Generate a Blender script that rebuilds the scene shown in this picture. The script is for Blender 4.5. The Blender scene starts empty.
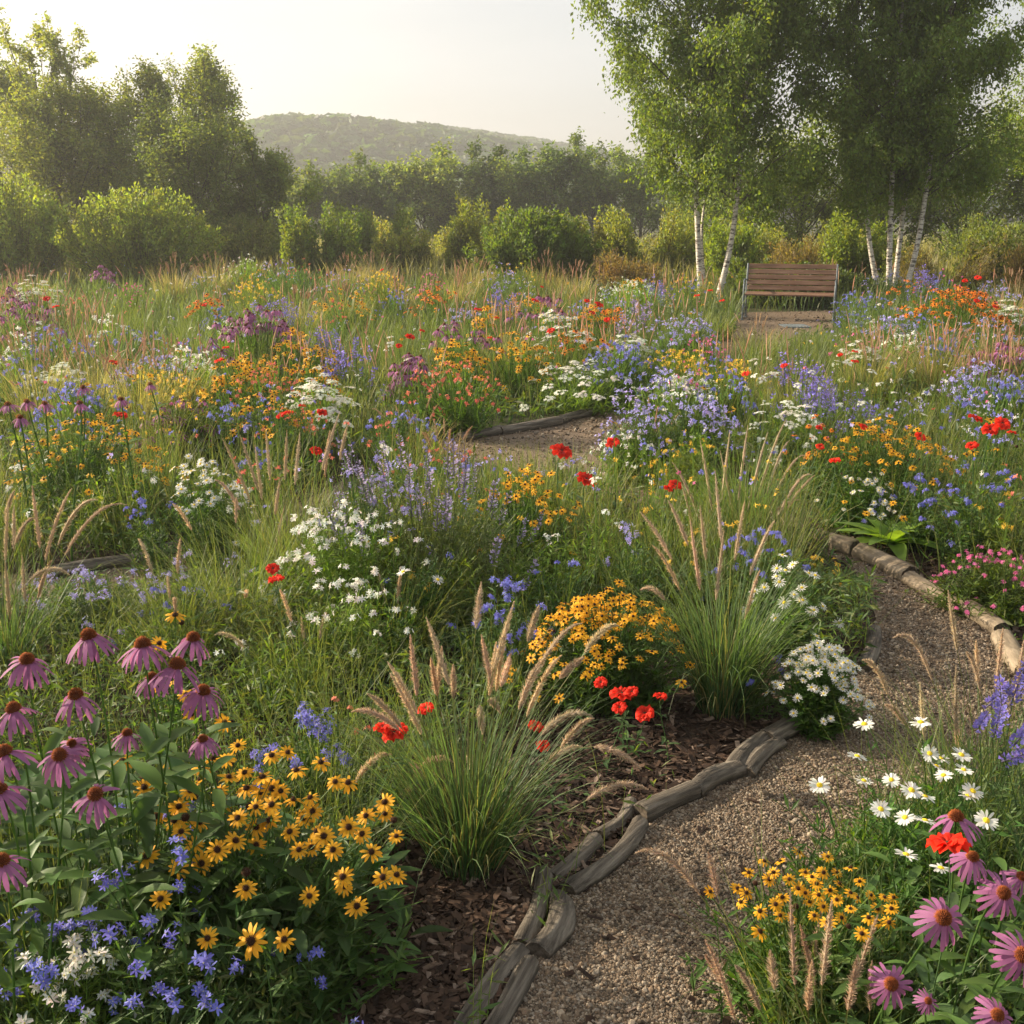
import bpy, math
import numpy as np
from math import radians as R, pi
from mathutils import Vector
S = bpy.context.scene
RNG = np.random.default_rng(7)

# ------------------------------------------------------------------ camera
F = 1098.0; CH = 1.8; HZ = 212.0
PITCH = math.atan((512 - HZ) / F)
cd = bpy.data.cameras.new("camera"); cam = bpy.data.objects.new("camera", cd); S.collection.objects.link(cam)
cam.location = (0, 0, CH); cam.rotation_euler = (pi / 2 - PITCH, 0, 0)
cd.sensor_width = 36; cd.lens = F / 1024 * 36; cd.clip_start = .05; cd.clip_end = 5000
S.camera = cam
# ------------------------------------------------------------------ light
SUN_EL = R(24); SUN_AZ = R(-71)          # azimuth from +Y towards +X: left and a little beyond
sd = bpy.data.lights.new("sun", 'SUN'); sun = bpy.data.objects.new("sun", sd); S.collection.objects.link(sun)
sd.energy = 5.0; sd.angle = R(.6); sd.color = (1, .86, .66)
sv = Vector((math.sin(SUN_AZ) * math.cos(SUN_EL), math.cos(SUN_AZ) * math.cos(SUN_EL), math.sin(SUN_EL)))
sun.rotation_euler = sv.to_track_quat('Z', 'Y').to_euler()
W = bpy.data.worlds.new("World"); S.world = W; W.use_nodes = True
nt = W.node_tree; nt.nodes.clear()
def nn(t, k, **kw):
    n = t.nodes.new(k)
    for a, b in kw.items(): setattr(n, a, b)
    return n
sky = nn(nt, 'ShaderNodeTexSky', sky_type='NISHITA', sun_disc=False, sun_elevation=SUN_EL, sun_rotation=SUN_AZ,
         altitude=100, air_density=1.0, dust_density=3.0, ozone_density=1.2)
tc = nn(nt, 'ShaderNodeTexCoord'); mp = nn(nt, 'ShaderNodeMapping'); mp.inputs['Scale'].default_value = (1.2, 1.2, 7)
nz = nn(nt, 'ShaderNodeTexNoise'); nz.inputs['Scale'].default_value = 1.6; nz.inputs['Detail'].default_value = 5
cr = nn(nt, 'ShaderNodeValToRGB'); cr.color_ramp.elements[0].position = .3; cr.color_ramp.elements[1].position = .75
cr.color_ramp.elements[0].color = (.5, .5, .5, 1); cr.color_ramp.elements[1].color = (.97, .97, .97, 1)
mx = nn(nt, 'ShaderNodeMix', data_type='RGBA')
mx.inputs[7].default_value = (6.7, 6.95, 7.2, 1)     # thin high cloud veil
bg = nn(nt, 'ShaderNodeBackground'); bg.inputs['Strength'].default_value = .057
wo = nn(nt, 'ShaderNodeOutputWorld'); L = nt.links.new
L(tc.outputs['Generated'], mp.inputs['Vector']); L(mp.outputs[0], nz.inputs['Vector']); L(nz.outputs[0], cr.inputs[0])
L(cr.outputs[0], mx.inputs[0]); L(sky.outputs[0], mx.inputs[6]); L(mx.outputs[2], bg.inputs[0]); L(bg.outputs[0], wo.inputs[0])
S.view_settings.view_transform = 'Standard'; S.view_settings.look = 'None'
S.view_settings.exposure = 1.36; S.view_settings.gamma = 1
S.render.engine = 'CYCLES'; cy = S.cycles
cy.max_bounces = 7; cy.diffuse_bounces = 3; cy.glossy_bounces = 2; cy.transmission_bounces = 3; cy.transparent_max_bounces = 4
cy.volume_bounces = 0; cy.caustics_reflective = False; cy.caustics_refractive = False
cy.use_denoising = True; cy.use_adaptive_sampling = True; cy.adaptive_threshold = .02
cy.sample_clamp_indirect = 4
HAZE = 0.0018

# ------------------------------------------------------------------ projection helpers (pixel of the photo -> point of the place)
cP, sP = math.cos(PITCH), math.sin(PITCH)
def ray(px, py):
    x = (px - 512) / F; v = -(py - 512) / F
    return np.array([x, cP + v * sP, -sP + v * cP])
def at_z(px, py, z=0.):
    d = ray(px, py); t = (z - CH) / d[2]
    return np.array([0, 0, CH]) + d * t
def at_y(px, py, y):
    d = ray(px, py); return np.array([0, 0, CH]) + d * (y / d[1])
def project(p):
    q = np.asarray(p, float) - np.array([0, 0, CH])
    dep = q[..., 1] * cP - q[..., 2] * sP
    up = q[..., 1] * sP + q[..., 2] * cP
    return 512 + F * q[..., 0] / dep, 512 - F * up / dep
def inpoly(x, y, P):
    r = np.zeros(np.shape(x), bool); n = len(P)
    for i in range(n):
        x1, y1 = P[i]; x2, y2 = P[(i + 1) % n]
        c = ((y1 > y) != (y2 > y)) & (x < (x2 - x1) * (y - y1) / (y2 - y1 + 1e-12) + x1)
        r ^= c
    return r

# ------------------------------------------------------------------ materials
def mat(name): 
    m = bpy.data.materials.new(name); m.use_nodes = True; m.node_tree.nodes.clear(); return m
def plantmat(name, transl=.3, rough=.55, spec=.3, tcol=(1.25, 1.15, .6), var=.25, scale=6.):
    m = mat(name); t = m.node_tree; l = t.links.new
    at = nn(t, 'ShaderNodeAttribute', attribute_name='tint')
    g = nn(t, 'ShaderNodeNewGeometry'); ns = nn(t, 'ShaderNodeTexNoise'); ns.inputs['Scale'].default_value = scale; ns.inputs['Detail'].default_value = 3
    l(g.outputs['Position'], ns.inputs['Vector'])
    mr = nn(t, 'ShaderNodeMapRange'); mr.inputs[1].default_value = .3; mr.inputs[2].default_value = .7
    mr.inputs[3].default_value = 1 - var; mr.inputs[4].default_value = 1 + var
    l(ns.outputs[0], mr.inputs[0])
    mu = nn(t, 'ShaderNodeVectorMath', operation='SCALE'); l(at.outputs['Color'], mu.inputs[0]); l(mr.outputs[0], mu.inputs['Scale'])
    p = nn(t, 'ShaderNodeBsdfPrincipled'); l(mu.outputs[0], p.inputs['Base Color'])
    p.inputs['Roughness'].default_value = rough; p.inputs['Specular IOR Level'].default_value = spec
    o = nn(t, 'ShaderNodeOutputMaterial')
    if transl > 0:
        m2 = nn(t, 'ShaderNodeVectorMath', operation='MULTIPLY'); l(mu.outputs[0], m2.inputs[0]); m2.inputs[1].default_value = tcol
        tr = nn(t, 'ShaderNodeBsdfTranslucent'); l(m2.outputs[0], tr.inputs[0])
        ms = nn(t, 'ShaderNodeMixShader'); ms.inputs[0].default_value = transl
        l(p.outputs[0], ms.inputs[1]); l(tr.outputs[0], ms.inputs[2]); l(ms.outputs[0], o.inputs[0])
    else: l(p.outputs[0], o.inputs[0])
    return m
M_LEAF = plantmat('leaf', .46, .5, .35, (1.9, 1.75, .45))
M_BLADE = plantmat('grass_blade', .42, .5, .3, (1.5, 1.5, .55))
M_PETAL = plantmat('petal', .4, .6, .2, (1.15, 1.05, 1.0), .12, 30)
M_DISC = plantmat('flower_disc', 0, .85, .15, var=.3, scale=250)
M_PLUME = plantmat('seed_plume', .35, .7, .15, (1.3, 1.15, .9), .15, 30)
M_CHIP = plantmat('bark_chip', 0, .9, .15, var=.3, scale=60)
M_STONE = plantmat('gravel_stone', 0, .85, .25, var=.2, scale=90)
M_TRUNK = plantmat('bark', 0, .9, .15, var=.35, scale=14)
def noisemat(name, cols, scale, rough=.9, bump=.3, bdist=.02, det=8, stretch=(1, 1, 1), obj=False, spec=.2):
    m = mat(name); t = m.node_tree; l = t.links.new
    c = nn(t, 'ShaderNodeTexCoord'); mp = nn(t, 'ShaderNodeMapping'); mp.inputs['Scale'].default_value = stretch
    l(c.outputs['Object'], mp.inputs['Vector'])
    n = nn(t, 'ShaderNodeTexNoise'); n.inputs['Scale'].default_value = scale; n.inputs['Detail'].default_value = det; n.inputs['Roughness'].default_value = .65
    l(mp.outputs[0], n.inputs['Vector'])
    r = nn(t, 'ShaderNodeValToRGB'); e = r.color_ramp.elements
    e[0].position = .3; e[1].position = .7; e[0].color = (*cols[0], 1); e[1].color = (*cols[-1], 1)
    for i, cc in enumerate(cols[1:-1]): q = e.new(.3 + .4 * (i + 1) / (len(cols) - 1)); q.color = (*cc, 1)
    l(n.outputs[0], r.inputs[0])
    p = nn(t, 'ShaderNodeBsdfPrincipled'); l(r.outputs[0], p.inputs['Base Color']); p.inputs['Roughness'].default_value = rough
    p.inputs['Specular IOR Level'].default_value = spec
    b = nn(t, 'ShaderNodeBump'); b.inputs['Strength'].default_value = bump; b.inputs['Distance'].default_value = bdist
    l(n.outputs[0], b.inputs['Height']); l(b.outputs[0], p.inputs['Normal'])
    o = nn(t, 'ShaderNodeOutputMaterial'); l(p.outputs[0], o.inputs[0]); return m
M_SOIL = noisemat('meadow_soil', [(.03, .035, .012), (.06, .06, .022), (.1, .085, .04)], 1.2)
M_MULCH = noisemat('mulch', [(.012, .008, .006), (.045, .028, .018), (.09, .055, .035)], 45, bump=.8)
M_GRAV = noisemat('path_gravel', [(.07, .05, .035), (.17, .12, .08), (.30, .23, .16)], 120, bump=.7, bdist=.01)
M_LOGD = noisemat('weathered_log', [(.028, .023, .018), (.12, .10, .078), (.27, .23, .18)], 55, bump=1., bdist=.012, stretch=(.07, 1, 1))
M_LOGL = noisemat('dry_log', [(.08, .06, .04), (.20, .155, .105), (.34, .27, .19)], 26, bump=.8, bdist=.008, stretch=(.14, 1, 1))
M_ENDG = noisemat('log_end', [(.03, .024, .02), (.09, .07, .05), (.16, .13, .10)], 60, bump=.5, bdist=.005)
M_WOOD = noisemat('bench_wood', [(.10, .055, .034), (.19, .105, .066), (.27, .165, .11)], 14, rough=.6, bump=.25, bdist=.003, stretch=(.12, 1, 1))
M_IRON = noisemat('bench_iron', [(.07, .085, .09), (.12, .14, .15), (.16, .18, .19)], 20, rough=.5, bump=.1, spec=.5)
M_HILL = noisemat('hill_ground', [(.02, .03, .012), (.035, .05, .018), (.05, .065, .025)], .05)
# birch bark: pale with dark lenticels
def birchmat():
    m = mat('birch_bark'); t = m.node_tree; l = t.links.new
    c = nn(t, 'ShaderNodeTexCoord'); mp = nn(t, 'ShaderNodeMapping'); mp.inputs['Scale'].default_value = (7, 7, 26); l(c.outputs['Object'], mp.inputs['Vector'])
    n = nn(t, 'ShaderNodeTexNoise'); n.inputs['Scale'].default_value = 1.3; n.inputs['Detail'].default_value = 6; n.inputs['Roughness'].default_value = .7; l(mp.outputs[0], n.inputs['Vector'])
    r = nn(t, 'ShaderNodeValToRGB'); e = r.color_ramp.elements; e[0].position = .40; e[0].color = (.04, .032, .026, 1); e[1].position = .52; e[1].color = (.62, .56, .47, 1)
    q = e.new(.46); q.color = (.32, .27, .22, 1); l(n.outputs[0], r.inputs[0])
    p = nn(t, 'ShaderNodeBsdfPrincipled'); l(r.outputs[0], p.inputs['Base Color']); p.inputs['Roughness'].default_value = .75
    b = nn(t, 'ShaderNodeBump'); b.inputs['Strength'].default_value = .4; b.inputs['Distance'].default_value = .01; l(n.outputs[0], b.inputs['Height']); l(b.outputs[0], p.inputs['Normal'])
    o = nn(t, 'ShaderNodeOutputMaterial'); l(p.outputs[0], o.inputs[0]); return m
M_BIRCH = birchmat()

# ------------------------------------------------------------------ mesh builder
def col3(c, n, rng=None, v=.15, hue=.06):
    c = np.broadcast_to(np.asarray(c, float), (n, 3)).copy()
    if rng is not None:
        c *= rng.uniform(1 - v, 1 + v, (n, 1)) * rng.uniform(1 - hue, 1 + hue, (n, 3))
    return c
class MB:
    def __init__(s): s.v = []; s.c = []; s.q = []; s.qm = []; s.t = []; s.tm = []; s.n = 0; s.mats = []
    def mi(s, m):
        if m not in s.mats: s.mats.append(m)
        return s.mats.index(m)
    def add(s, V, C, Q=None, T=None, m=None, Qm=None, Tm=None):
        V = np.asarray(V, np.float32).reshape(-1, 3)
        s.v.append(V); s.c.append(np.asarray(C, np.float32).reshape(-1, 3))
        if Q is not None and len(Q):
            s.q.append(np.asarray(Q, np.int32).reshape(-1, 4) + s.n); s.qm.append(Qm if Qm is not None else np.full(len(s.q[-1]), s.mi(m), np.int32))
        if T is not None and len(T):
            s.t.append(np.asarray(T, np.int32).reshape(-1, 3) + s.n); s.tm.append(Tm if Tm is not None else np.full(len(s.t[-1]), s.mi(m), np.int32))
        s.n += len(V)
    def cat(s):
        z = lambda L, w, d: np.concatenate(L) if L else np.zeros((0, w) if w else 0, d)
        return z(s.v, 3, np.float32), z(s.c, 3, np.float32), z(s.q, 4, np.int32), z(s.qm, 0, np.int32), z(s.t, 3, np.int32), z(s.tm, 0, np.int32)
    def ribbon(s, C, Wd, side, col, m):
        N, K, _ = C.shape
        if side.ndim == 2: side = side[:, None, :]
        V = np.stack([C - side * Wd[..., None] / 2, C + side * Wd[..., None] / 2], 2)      # N K 2 3
        if col.ndim == 2: col = np.repeat(col[:, None, :], K, 1)
        cc = np.repeat(col[:, :, None, :], 2, 2)
        i = (np.arange(N)[:, None] * K + np.arange(K - 1)[None]) * 2
        s.add(V, cc, Q=np.stack([i, i + 1, i + 3, i + 2], -1).reshape(-1, 4), m=m)
    def tube(s, C, Rd, k, col, m):
        N, K, _ = C.shape
        T = np.gradient(C, axis=1); T /= np.linalg.norm(T, axis=2, keepdims=True) + 1e-9
        up = np.where(np.abs(T[..., 2:3]) > .9, np.array([1., 0, 0]), np.array([0, 0, 1.]))
        A = np.cross(T, up); A /= np.linalg.norm(A, axis=2, keepdims=True) + 1e-9; B = np.cross(T, A)
        th = np.arange(k) / k * 2 * pi
        V = C[:, :, None] + Rd[..., None, None] * (A[:, :, None] * np.cos(th)[:, None] + B[:, :, None] * np.sin(th)[:, None])
        if col.ndim == 2: col = np.repeat(col[:, None, :], K, 1)
        cc = np.repeat(col[:, :, None, :], k, 2)
        b = (np.arange(N)[:, None, None] * K + np.arange(K - 1)[None, :, None]) * k; j = np.arange(k)[None, None]; j2 = (j + 1) % k
        s.add(V, cc, Q=np.stack([b + j, b + j2, b + k + j2, b + k + j], -1).reshape(-1, 4), m=m)
    def stamp(s, T, P, Rm, Sc=None, cm=None):
        v, c, q, qm, t, tm = T.cat() if isinstance(T, MB) else T
        mats = T.mats if isinstance(T, MB) else None
        N = len(P)
        if N == 0: return
        if Sc is not None: Rm = Rm * (np.asarray(Sc).reshape(-1, 1, 1) if np.ndim(Sc) < 2 else np.asarray(Sc)[:, None, :])
        V = np.einsum('nij,vj->nvi', Rm, v) + np.asarray(P)[:, None, :]
        cc = np.broadcast_to(c, (N,) + c.shape)
        if cm is not None: cc = cc * np.asarray(cm)[:, None, :]
        off = np.arange(N)[:, None, None] * len(v)
        mp = np.array([s.mi(x) for x in mats], np.int32)
        s.add(V, cc, Q=(q[None] + off).reshape(-1, 4) if len(q) else None, T=(t[None] + off).reshape(-1, 3) if len(t) else None,
              Qm=np.tile(mp[qm], N) if len(q) else None, Tm=np.tile(mp[tm], N) if len(t) else None)
    def mesh(s, name, smooth=False):
        v, c, q, qm, t, tm = s.cat()
        me = bpy.data.meshes.new(name); me.vertices.add(len(v)); me.vertices.foreach_set('co', v.ravel())
        nl = len(q) * 4 + len(t) * 3; me.loops.add(nl)
        me.loops.foreach_set('vertex_index', np.concatenate([q.ravel(), t.ravel()]).astype(np.int32))
        me.polygons.add(len(q) + len(t))
        st = np.concatenate([np.arange(len(q)) * 4, len(q) * 4 + np.arange(len(t)) * 3]).astype(np.int32)
        me.polygons.foreach_set('loop_start', st)
        me.polygons.foreach_set('material_index', np.concatenate([qm, tm]).astype(np.int32))
        me.polygons.foreach_set('use_smooth', np.full(len(st), smooth))
        me.update(calc_edges=True)
        a = me.attributes.new('tint', 'FLOAT_COLOR', 'POINT')
        a.data.foreach_set('color', np.concatenate([c, np.ones((len(c), 1), np.float32)], 1).ravel())
        for m in s.mats: me.materials.append(m)
        return me
COL = S.collection
def link(name, me, parent=None, loc=None, rot=None, scale=None):
    o = bpy.data.objects.new(name, me); COL.objects.link(o)
    if parent is not None: o.parent = parent
    if loc is not None: o.location = [float(a) for a in loc]
    if rot is not None: o.rotation_euler = rot
    if scale is not None: o.scale = (scale,) * 3 if np.isscalar(scale) else scale
    return o
USED = {}
def tag(o, label, cat, group=None, kind=None):
    if label: o['label'] = label; USED.setdefault(label, []).append(o)
    if cat: o['category'] = cat
    if group: o['group'] = group
    if kind: o['kind'] = kind
    return o
def thing(name, loc, label, cat, group=None):
    return tag(link(name, None, None, loc), label, cat, group)

# ------------------------------------------------------------------ shape helpers
def unit(a): return a / (np.linalg.norm(a, axis=-1, keepdims=True) + 1e-9)
def frames(N, spin):
    N = unit(np.asarray(N, float)); up = np.where(np.abs(N[:, 2:3]) > .95, np.array([1., 0, 0]), np.array([0, 0, 1.]))
    A = unit(np.cross(up, N)); B = np.cross(N, A); c, s_ = np.cos(spin)[:, None], np.sin(spin)[:, None]
    return np.stack([A * c + B * s_, -A * s_ + B * c, N], -1)          # columns x y z
def rnd_frames(rng, n, up=.6):
    N = rng.normal(size=(n, 3)); N[:, 2] += up * np.sign(N[:, 2] + .3); return frames(N, rng.uniform(0, 2 * pi, n))
def curve(base, az, th0, dth, Ln, K, p=1.4):
    s = np.linspace(0, 1, K); sm = (s[1:] + s[:-1]) / 2
    th = th0[:, None] + dth[:, None] * sm[None] ** p
    st = np.stack([np.sin(th) * np.cos(az)[:, None], np.sin(th) * np.sin(az)[:, None], np.cos(th)], -1) * (Ln[:, None] / (K - 1))[..., None]
    return np.concatenate([base[:, None], base[:, None] + np.cumsum(st, 1)], 1)
def bez(p0, p1, p2, p3, K):
    t = np.linspace(0, 1, K)[:, None]
    return (1 - t) ** 3 * p0 + 3 * (1 - t) ** 2 * t * p1 + 3 * (1 - t) * t * t * p2 + t ** 3 * p3
def blades(mb, rng, base, az, th0, dth, Ln, Wd, col, K=5, m=None, tip=None):
    C = curve(base, az, th0, dth, Ln, K, 1.6)
    s = np.linspace(0, 1, K); w = Wd[:, None] * (np.minimum(1, s * 4 + .5) * (1 - s ** 2.2) + .03)[None]
    tw = az + pi / 2 + rng.normal(0, .5, len(az))
    side = np.stack([np.cos(tw), np.sin(tw), rng.normal(0, .15, len(az))], -1)
    if tip is not None: col = col[:, None, :] * (1 - s[None, :, None] ** 1.5) + np.asarray(tip) * s[None, :, None] ** 1.5
    mb.ribbon(C, w, side, col, m or M_BLADE); return C
def rhomb(Ln, Wd, m, col=(1, 1, 1), fold=.15):
    T = MB(); T.add([[0, 0, 0], [Wd / 2, Ln * .45, fold * Wd], [0, Ln, 0], [-Wd / 2, Ln * .45, fold * Wd]], [col] * 4, Q=[[0, 1, 2, 3]], m=m); return T
def longleaf(m, K=5, droop=.35, wid=.3):
    T = MB(); s = np.linspace(0, 1, K); C = np.stack([0 * s, s, -droop * s ** 2], -1)[None]
    w = (wid * np.sin(np.clip(s * .93 + .05, 0, 1) * pi) ** .8 + .01)[None]
    Vl = np.stack([-w[0] / 2, s, C[0, :, 2] + w[0] * .18], -1); Vr = Vl * [-1, 1, 1]; V = np.stack([Vl, C[0], Vr], 1)
    i = np.arange(K - 1) * 3; Q = np.concatenate([np.stack([i, i + 1, i + 4, i + 3], -1), np.stack([i + 1, i + 2, i + 5, i + 4], -1)])
    T.add(V, np.ones((K * 3, 3)), Q=Q, m=m); return T
LEAF_S = rhomb(1, .55, M_LEAF); LEAF_N = rhomb(1, .22, M_LEAF); LEAF_L = longleaf(M_LEAF)
def lathe(mb, prof, k, col, m, jit=0, rng=None):
    P = np.array(prof); th = np.arange(k) / k * 2 * pi
    V = np.stack([P[:, :1] * np.cos(th), P[:, :1] * np.sin(th), np.repeat(P[:, 1:2], k, 1)], -1)
    if jit: V = V + rng.normal(0, jit, V.shape)
    n = len(P); b = (np.arange(n - 1)[:, None]) * k; j = np.arange(k)[None]; j2 = (j + 1) % k
    c = np.asarray(col, float); c = np.repeat(c[:, None], k, 1) if c.ndim == 2 else np.broadcast_to(c, V.shape)
    mb.add(V, c, Q=np.stack([b + j, b + j2, b + k + j2, b + k + j], -1).reshape(-1, 4), m=m)
def petals(mb, rng, n, r0, Ln, Wd, th0, dth, col, K=4, m=None, az=None, tipf=.45, notch=False):
    az = (np.arange(n) / n * 2 * pi + rng.normal(0, .6 / n, n)) if az is None else az
    if n > 10:
        az = az[rng.random(n) > rng.choice([0, .04, .08, .16])]; n = len(az)      # some heads have lost petals
    base = np.stack([np.cos(az) * r0, np.sin(az) * r0, rng.normal(0, Ln * .015, n)], -1)
    L_ = Ln * rng.uniform(.86, 1.08, n)
    C = curve(base, az, th0 + rng.normal(0, .12, n), dth + rng.normal(0, .15, n), L_, K, 1.)
    s = np.linspace(0, 1, K); w = Wd * np.interp(s, [0, .25, .7, .92, 1], [.45, .85, 1, .8, tipf])
    side = np.stack([-np.sin(az), np.cos(az), rng.normal(0, .22, n)], -1)
    c = col3(col, n, rng, .12, .04)
    mb.ribbon(C, np.repeat(w[None], n, 0) * rng.uniform(.85, 1.1, (n, 1)), side, c, m or M_PETAL)
def spikes(mb, n, prof, r, h, colb, colt, rng):     # small pointed florets over a dome, golden-angle spiral
    k = np.arange(n); u = (k + .5) / n; th = k * 2.39996
    z = 1 - u; rad = np.sqrt(np.clip(1 - z * z, 0, 1))
    P = np.stack([rad * np.cos(th) * r, rad * np.sin(th) * r, z * prof], -1)
    N = unit(P / np.array([r * r, r * r, prof * prof])); T = MB()
    w = h * .33
    T.add([[w, 0, 0], [-w * .5, w * .87, 0], [-w * .5, -w * .87, 0], [0, 0, h]], [colb, colb, colb, colt], T=[[0, 1, 3], [1, 2, 3], [2, 0, 3]], m=M_DISC)
    mb.stamp(T, P, frames(N, rng.uniform(0, 6, n)), rng.uniform(.8, 1.2, n))

# ------------------------------------------------------------------ flower heads: each returns (petal mesh builder, centre mesh builder or None)
def dome(mb, r, h, col, k=10):
    p = [(r * math.sin(a), h * math.cos(a)) for a in np.linspace(pi / 2, .02, 5)]
    lathe(mb, [(r * .6, -h * .4)] + p, k, col, M_DISC)
def cone_head(rng, lod, col=(.34, .125, .26), th=2.0, dth=.75, Ln=.052):
    a = MB(); b = MB()
    petals(a, rng, 19 if lod < 2 else 11, .009, Ln, .0090 if lod < 2 else .014, th, dth, col, 5 if lod < 2 else 3, tipf=.5)
    dome(b, .0108, .013, (.10, .03, .015), 12 if lod == 0 else 7)
    if lod == 0: spikes(b, 150, .014, .0115, .0048, (.08, .018, .01), (.36, .10, .02), rng)
    elif lod == 1: spikes(b, 50, .016, .0135, .007, (.10, .02, .01), (.38, .11, .02), rng)
    return a, b
def susan_head(rng, lod, col=(.80, .40, .022)):
    a = MB(); b = MB()
    petals(a, rng, 13 if lod < 2 else 8, .006, .026, .0085 if lod < 2 else .013, 1.45, .45 if rng.random() < .7 else .8, col, 4 if lod < 2 else 3, tipf=.35)
    dome(b, .0078, .0085, (.035, .014, .007), 10 if lod == 0 else 6)
    if lod == 0: spikes(b, 60, .0095, .0082, .003, (.03, .012, .006), (.11, .05, .02), rng)
    return a, b
def daisy_head(rng, lod, col=(.80, .79, .72)):
    a = MB(); b = MB()
    petals(a, rng, 20 if lod == 0 else 14 if lod == 1 else 8, .006, .020, .0062 if lod < 2 else .012, 1.45, .25, col, 4 if lod == 0 else 3, tipf=.5)
    dome(b, .0075, .0045, (.72, .50, .03), 10 if lod == 0 else 6)
    return a, b
def poppy_head(rng, lod, col=(.80, .035, .012)):
    a = MB(); b = MB()
    for ring, (n, ln, t0) in enumerate(((4, .036, .72), (4, .031, .42), (3, .022, .2))):
        for i in range(n):
            az0 = (i + ring * .5) / n * 2 * pi + rng.normal(0, .15); K, J = 6, 9
            s = np.linspace(.03, 1, K)[:, None]; u = np.linspace(-1, 1, J)[None]
            spread = (.95 + .1 * rng.random()) * np.ones_like(s) * (1.7 / n * 2.2)
            az = az0 + u * spread * (.55 + .45 * s)
            edge = 1 - .22 * u ** 4 + .05 * rng.normal(size=(1, J))
            th = t0 + .75 * s + rng.normal(0, .08)
            r = ln * s * edge * np.sin(th * .75 + .35); z = ln * s * edge * np.cos(th) * .9 + ln * .17 * s * np.sin(u * 8 + rng.uniform(0, 6)) + rng.normal(0, ln * .02, (K, J)) * s
            V = np.stack([r * np.cos(az), r * np.sin(az), z + 0 * az], -1)
            c = np.broadcast_to(np.asarray(col) * rng.uniform(.8, 1.12), (K, J, 3)) * np.interp(s, [0, .22, .45, 1], [.12, .3, .85, 1.05])[..., None] * (1 + .12 * rng.normal(size=(1, J, 1)))
            idx = (np.arange(K - 1)[:, None] * J + np.arange(J - 1)[None]).ravel()
            a.add(V, c, Q=np.stack([idx, idx + 1, idx + J + 1, idx + J], -1), m=M_PETAL)
    dome(b, .006, .009, (.03, .035, .02), 8)
    return a, b
def star_head(rng, lod, col=(.22, .22, .66), n=6, spread=.022, fl=.014, npet=6, ctr=(.5, .45, .3)):
    a = MB(); nf = n if lod < 2 else max(3, n // 2)
    T = MB(); petals(T, rng, npet if lod < 2 else 4, .001, fl, fl * (.42 if lod < 2 else .62), 1.25, .5, col, 3, tipf=.45)
    P = rng.normal(0, 1, (nf, 3)) * [spread * .55, spread * .55, spread * .3]; P[0] = 0
    N = unit(P * [1, 1, 1] + [0, 0, spread * .7] + rng.normal(0, .2 * spread, (nf, 3)))
    a.stamp(T, P, frames(N, rng.uniform(0, 6, nf)), rng.uniform(.8, 1.25, nf), col3((1, 1, 1), nf, rng, .15, .08))
    if lod == 0:
        D = MB(); dome(D, fl * .16, fl * .2, ctr, 5); a.stamp(D, P, frames(N, np.zeros(nf)))
        g = np.zeros((nf, 4, 3)); base = np.array([0, 0, -spread * 1.3]); tt = np.linspace(0, 1, 4)[None, :, None]
        a.tube(base + (P[:, None] - base) * tt, np.full((nf, 4), .0008), 3, col3((.08, .14, .04), nf), M_BLADE)
    return a, None
def blue_head(rng, lod): return star_head(rng, lod, (.20, .20, .60), 6, .019, .0115, 6)
def lilac_head(rng, lod): return star_head(rng, lod, (.42, .38, .72), 8, .024, .011, 5)
def white_head(rng, lod): return star_head(rng, lod, (.74, .74, .68), 4, .02, .013, 6, (.6, .5, .1))
def coral_head(rng, lod): return star_head(rng, lod, (.62, .18, .12), 3, .012, .013, 8, (.5, .3, .05))
def pink_head(rng, lod): return star_head(rng, lod, (.66, .16, .36), 3, .012, .014, 7, (.5, .3, .05))
def yellow_head(rng, lod): return star_head(rng, lod, (.78, .52, .06), 4, .018, .012, 6)
def orange_head(rng, lod): return susan_head(rng, lod, (.78, .22, .02))
def yarrow_head(rng, lod):
    a = MB(); n = 45 if lod == 0 else 26 if lod == 1 else 10
    r = .034 * np.sqrt(rng.random(n)); th = rng.uniform(0, 2 * pi, n)
    P = np.stack([r * np.cos(th), r * np.sin(th), .004 - 3 * r * r + rng.normal(0, .0015, n)], -1)
    T = MB(); petals(T, rng, 5, .0005, .0058 * (1 if lod < 2 else 2), .0055 * (1 if lod < 2 else 2), 1.4, .2, (.74, .74, .64), 2 if lod else 3, tipf=.7)
    a.stamp(T, P, frames(np.stack([P[:, 0] * 9, P[:, 1] * 9, np.ones(n)], -1), rng.uniform(0, 6, n)))
    if lod < 2:
        tt = np.linspace(0, 1, 3)[None, :, None]; b0 = np.array([0, 0, -.03]); sel = P[::3]
        a.tube(b0 + (sel[:, None] - b0) * tt, np.full((len(sel), 3), .0007), 3, col3((.09, .15, .05), len(sel)), M_BLADE)
    return a, None
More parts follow.
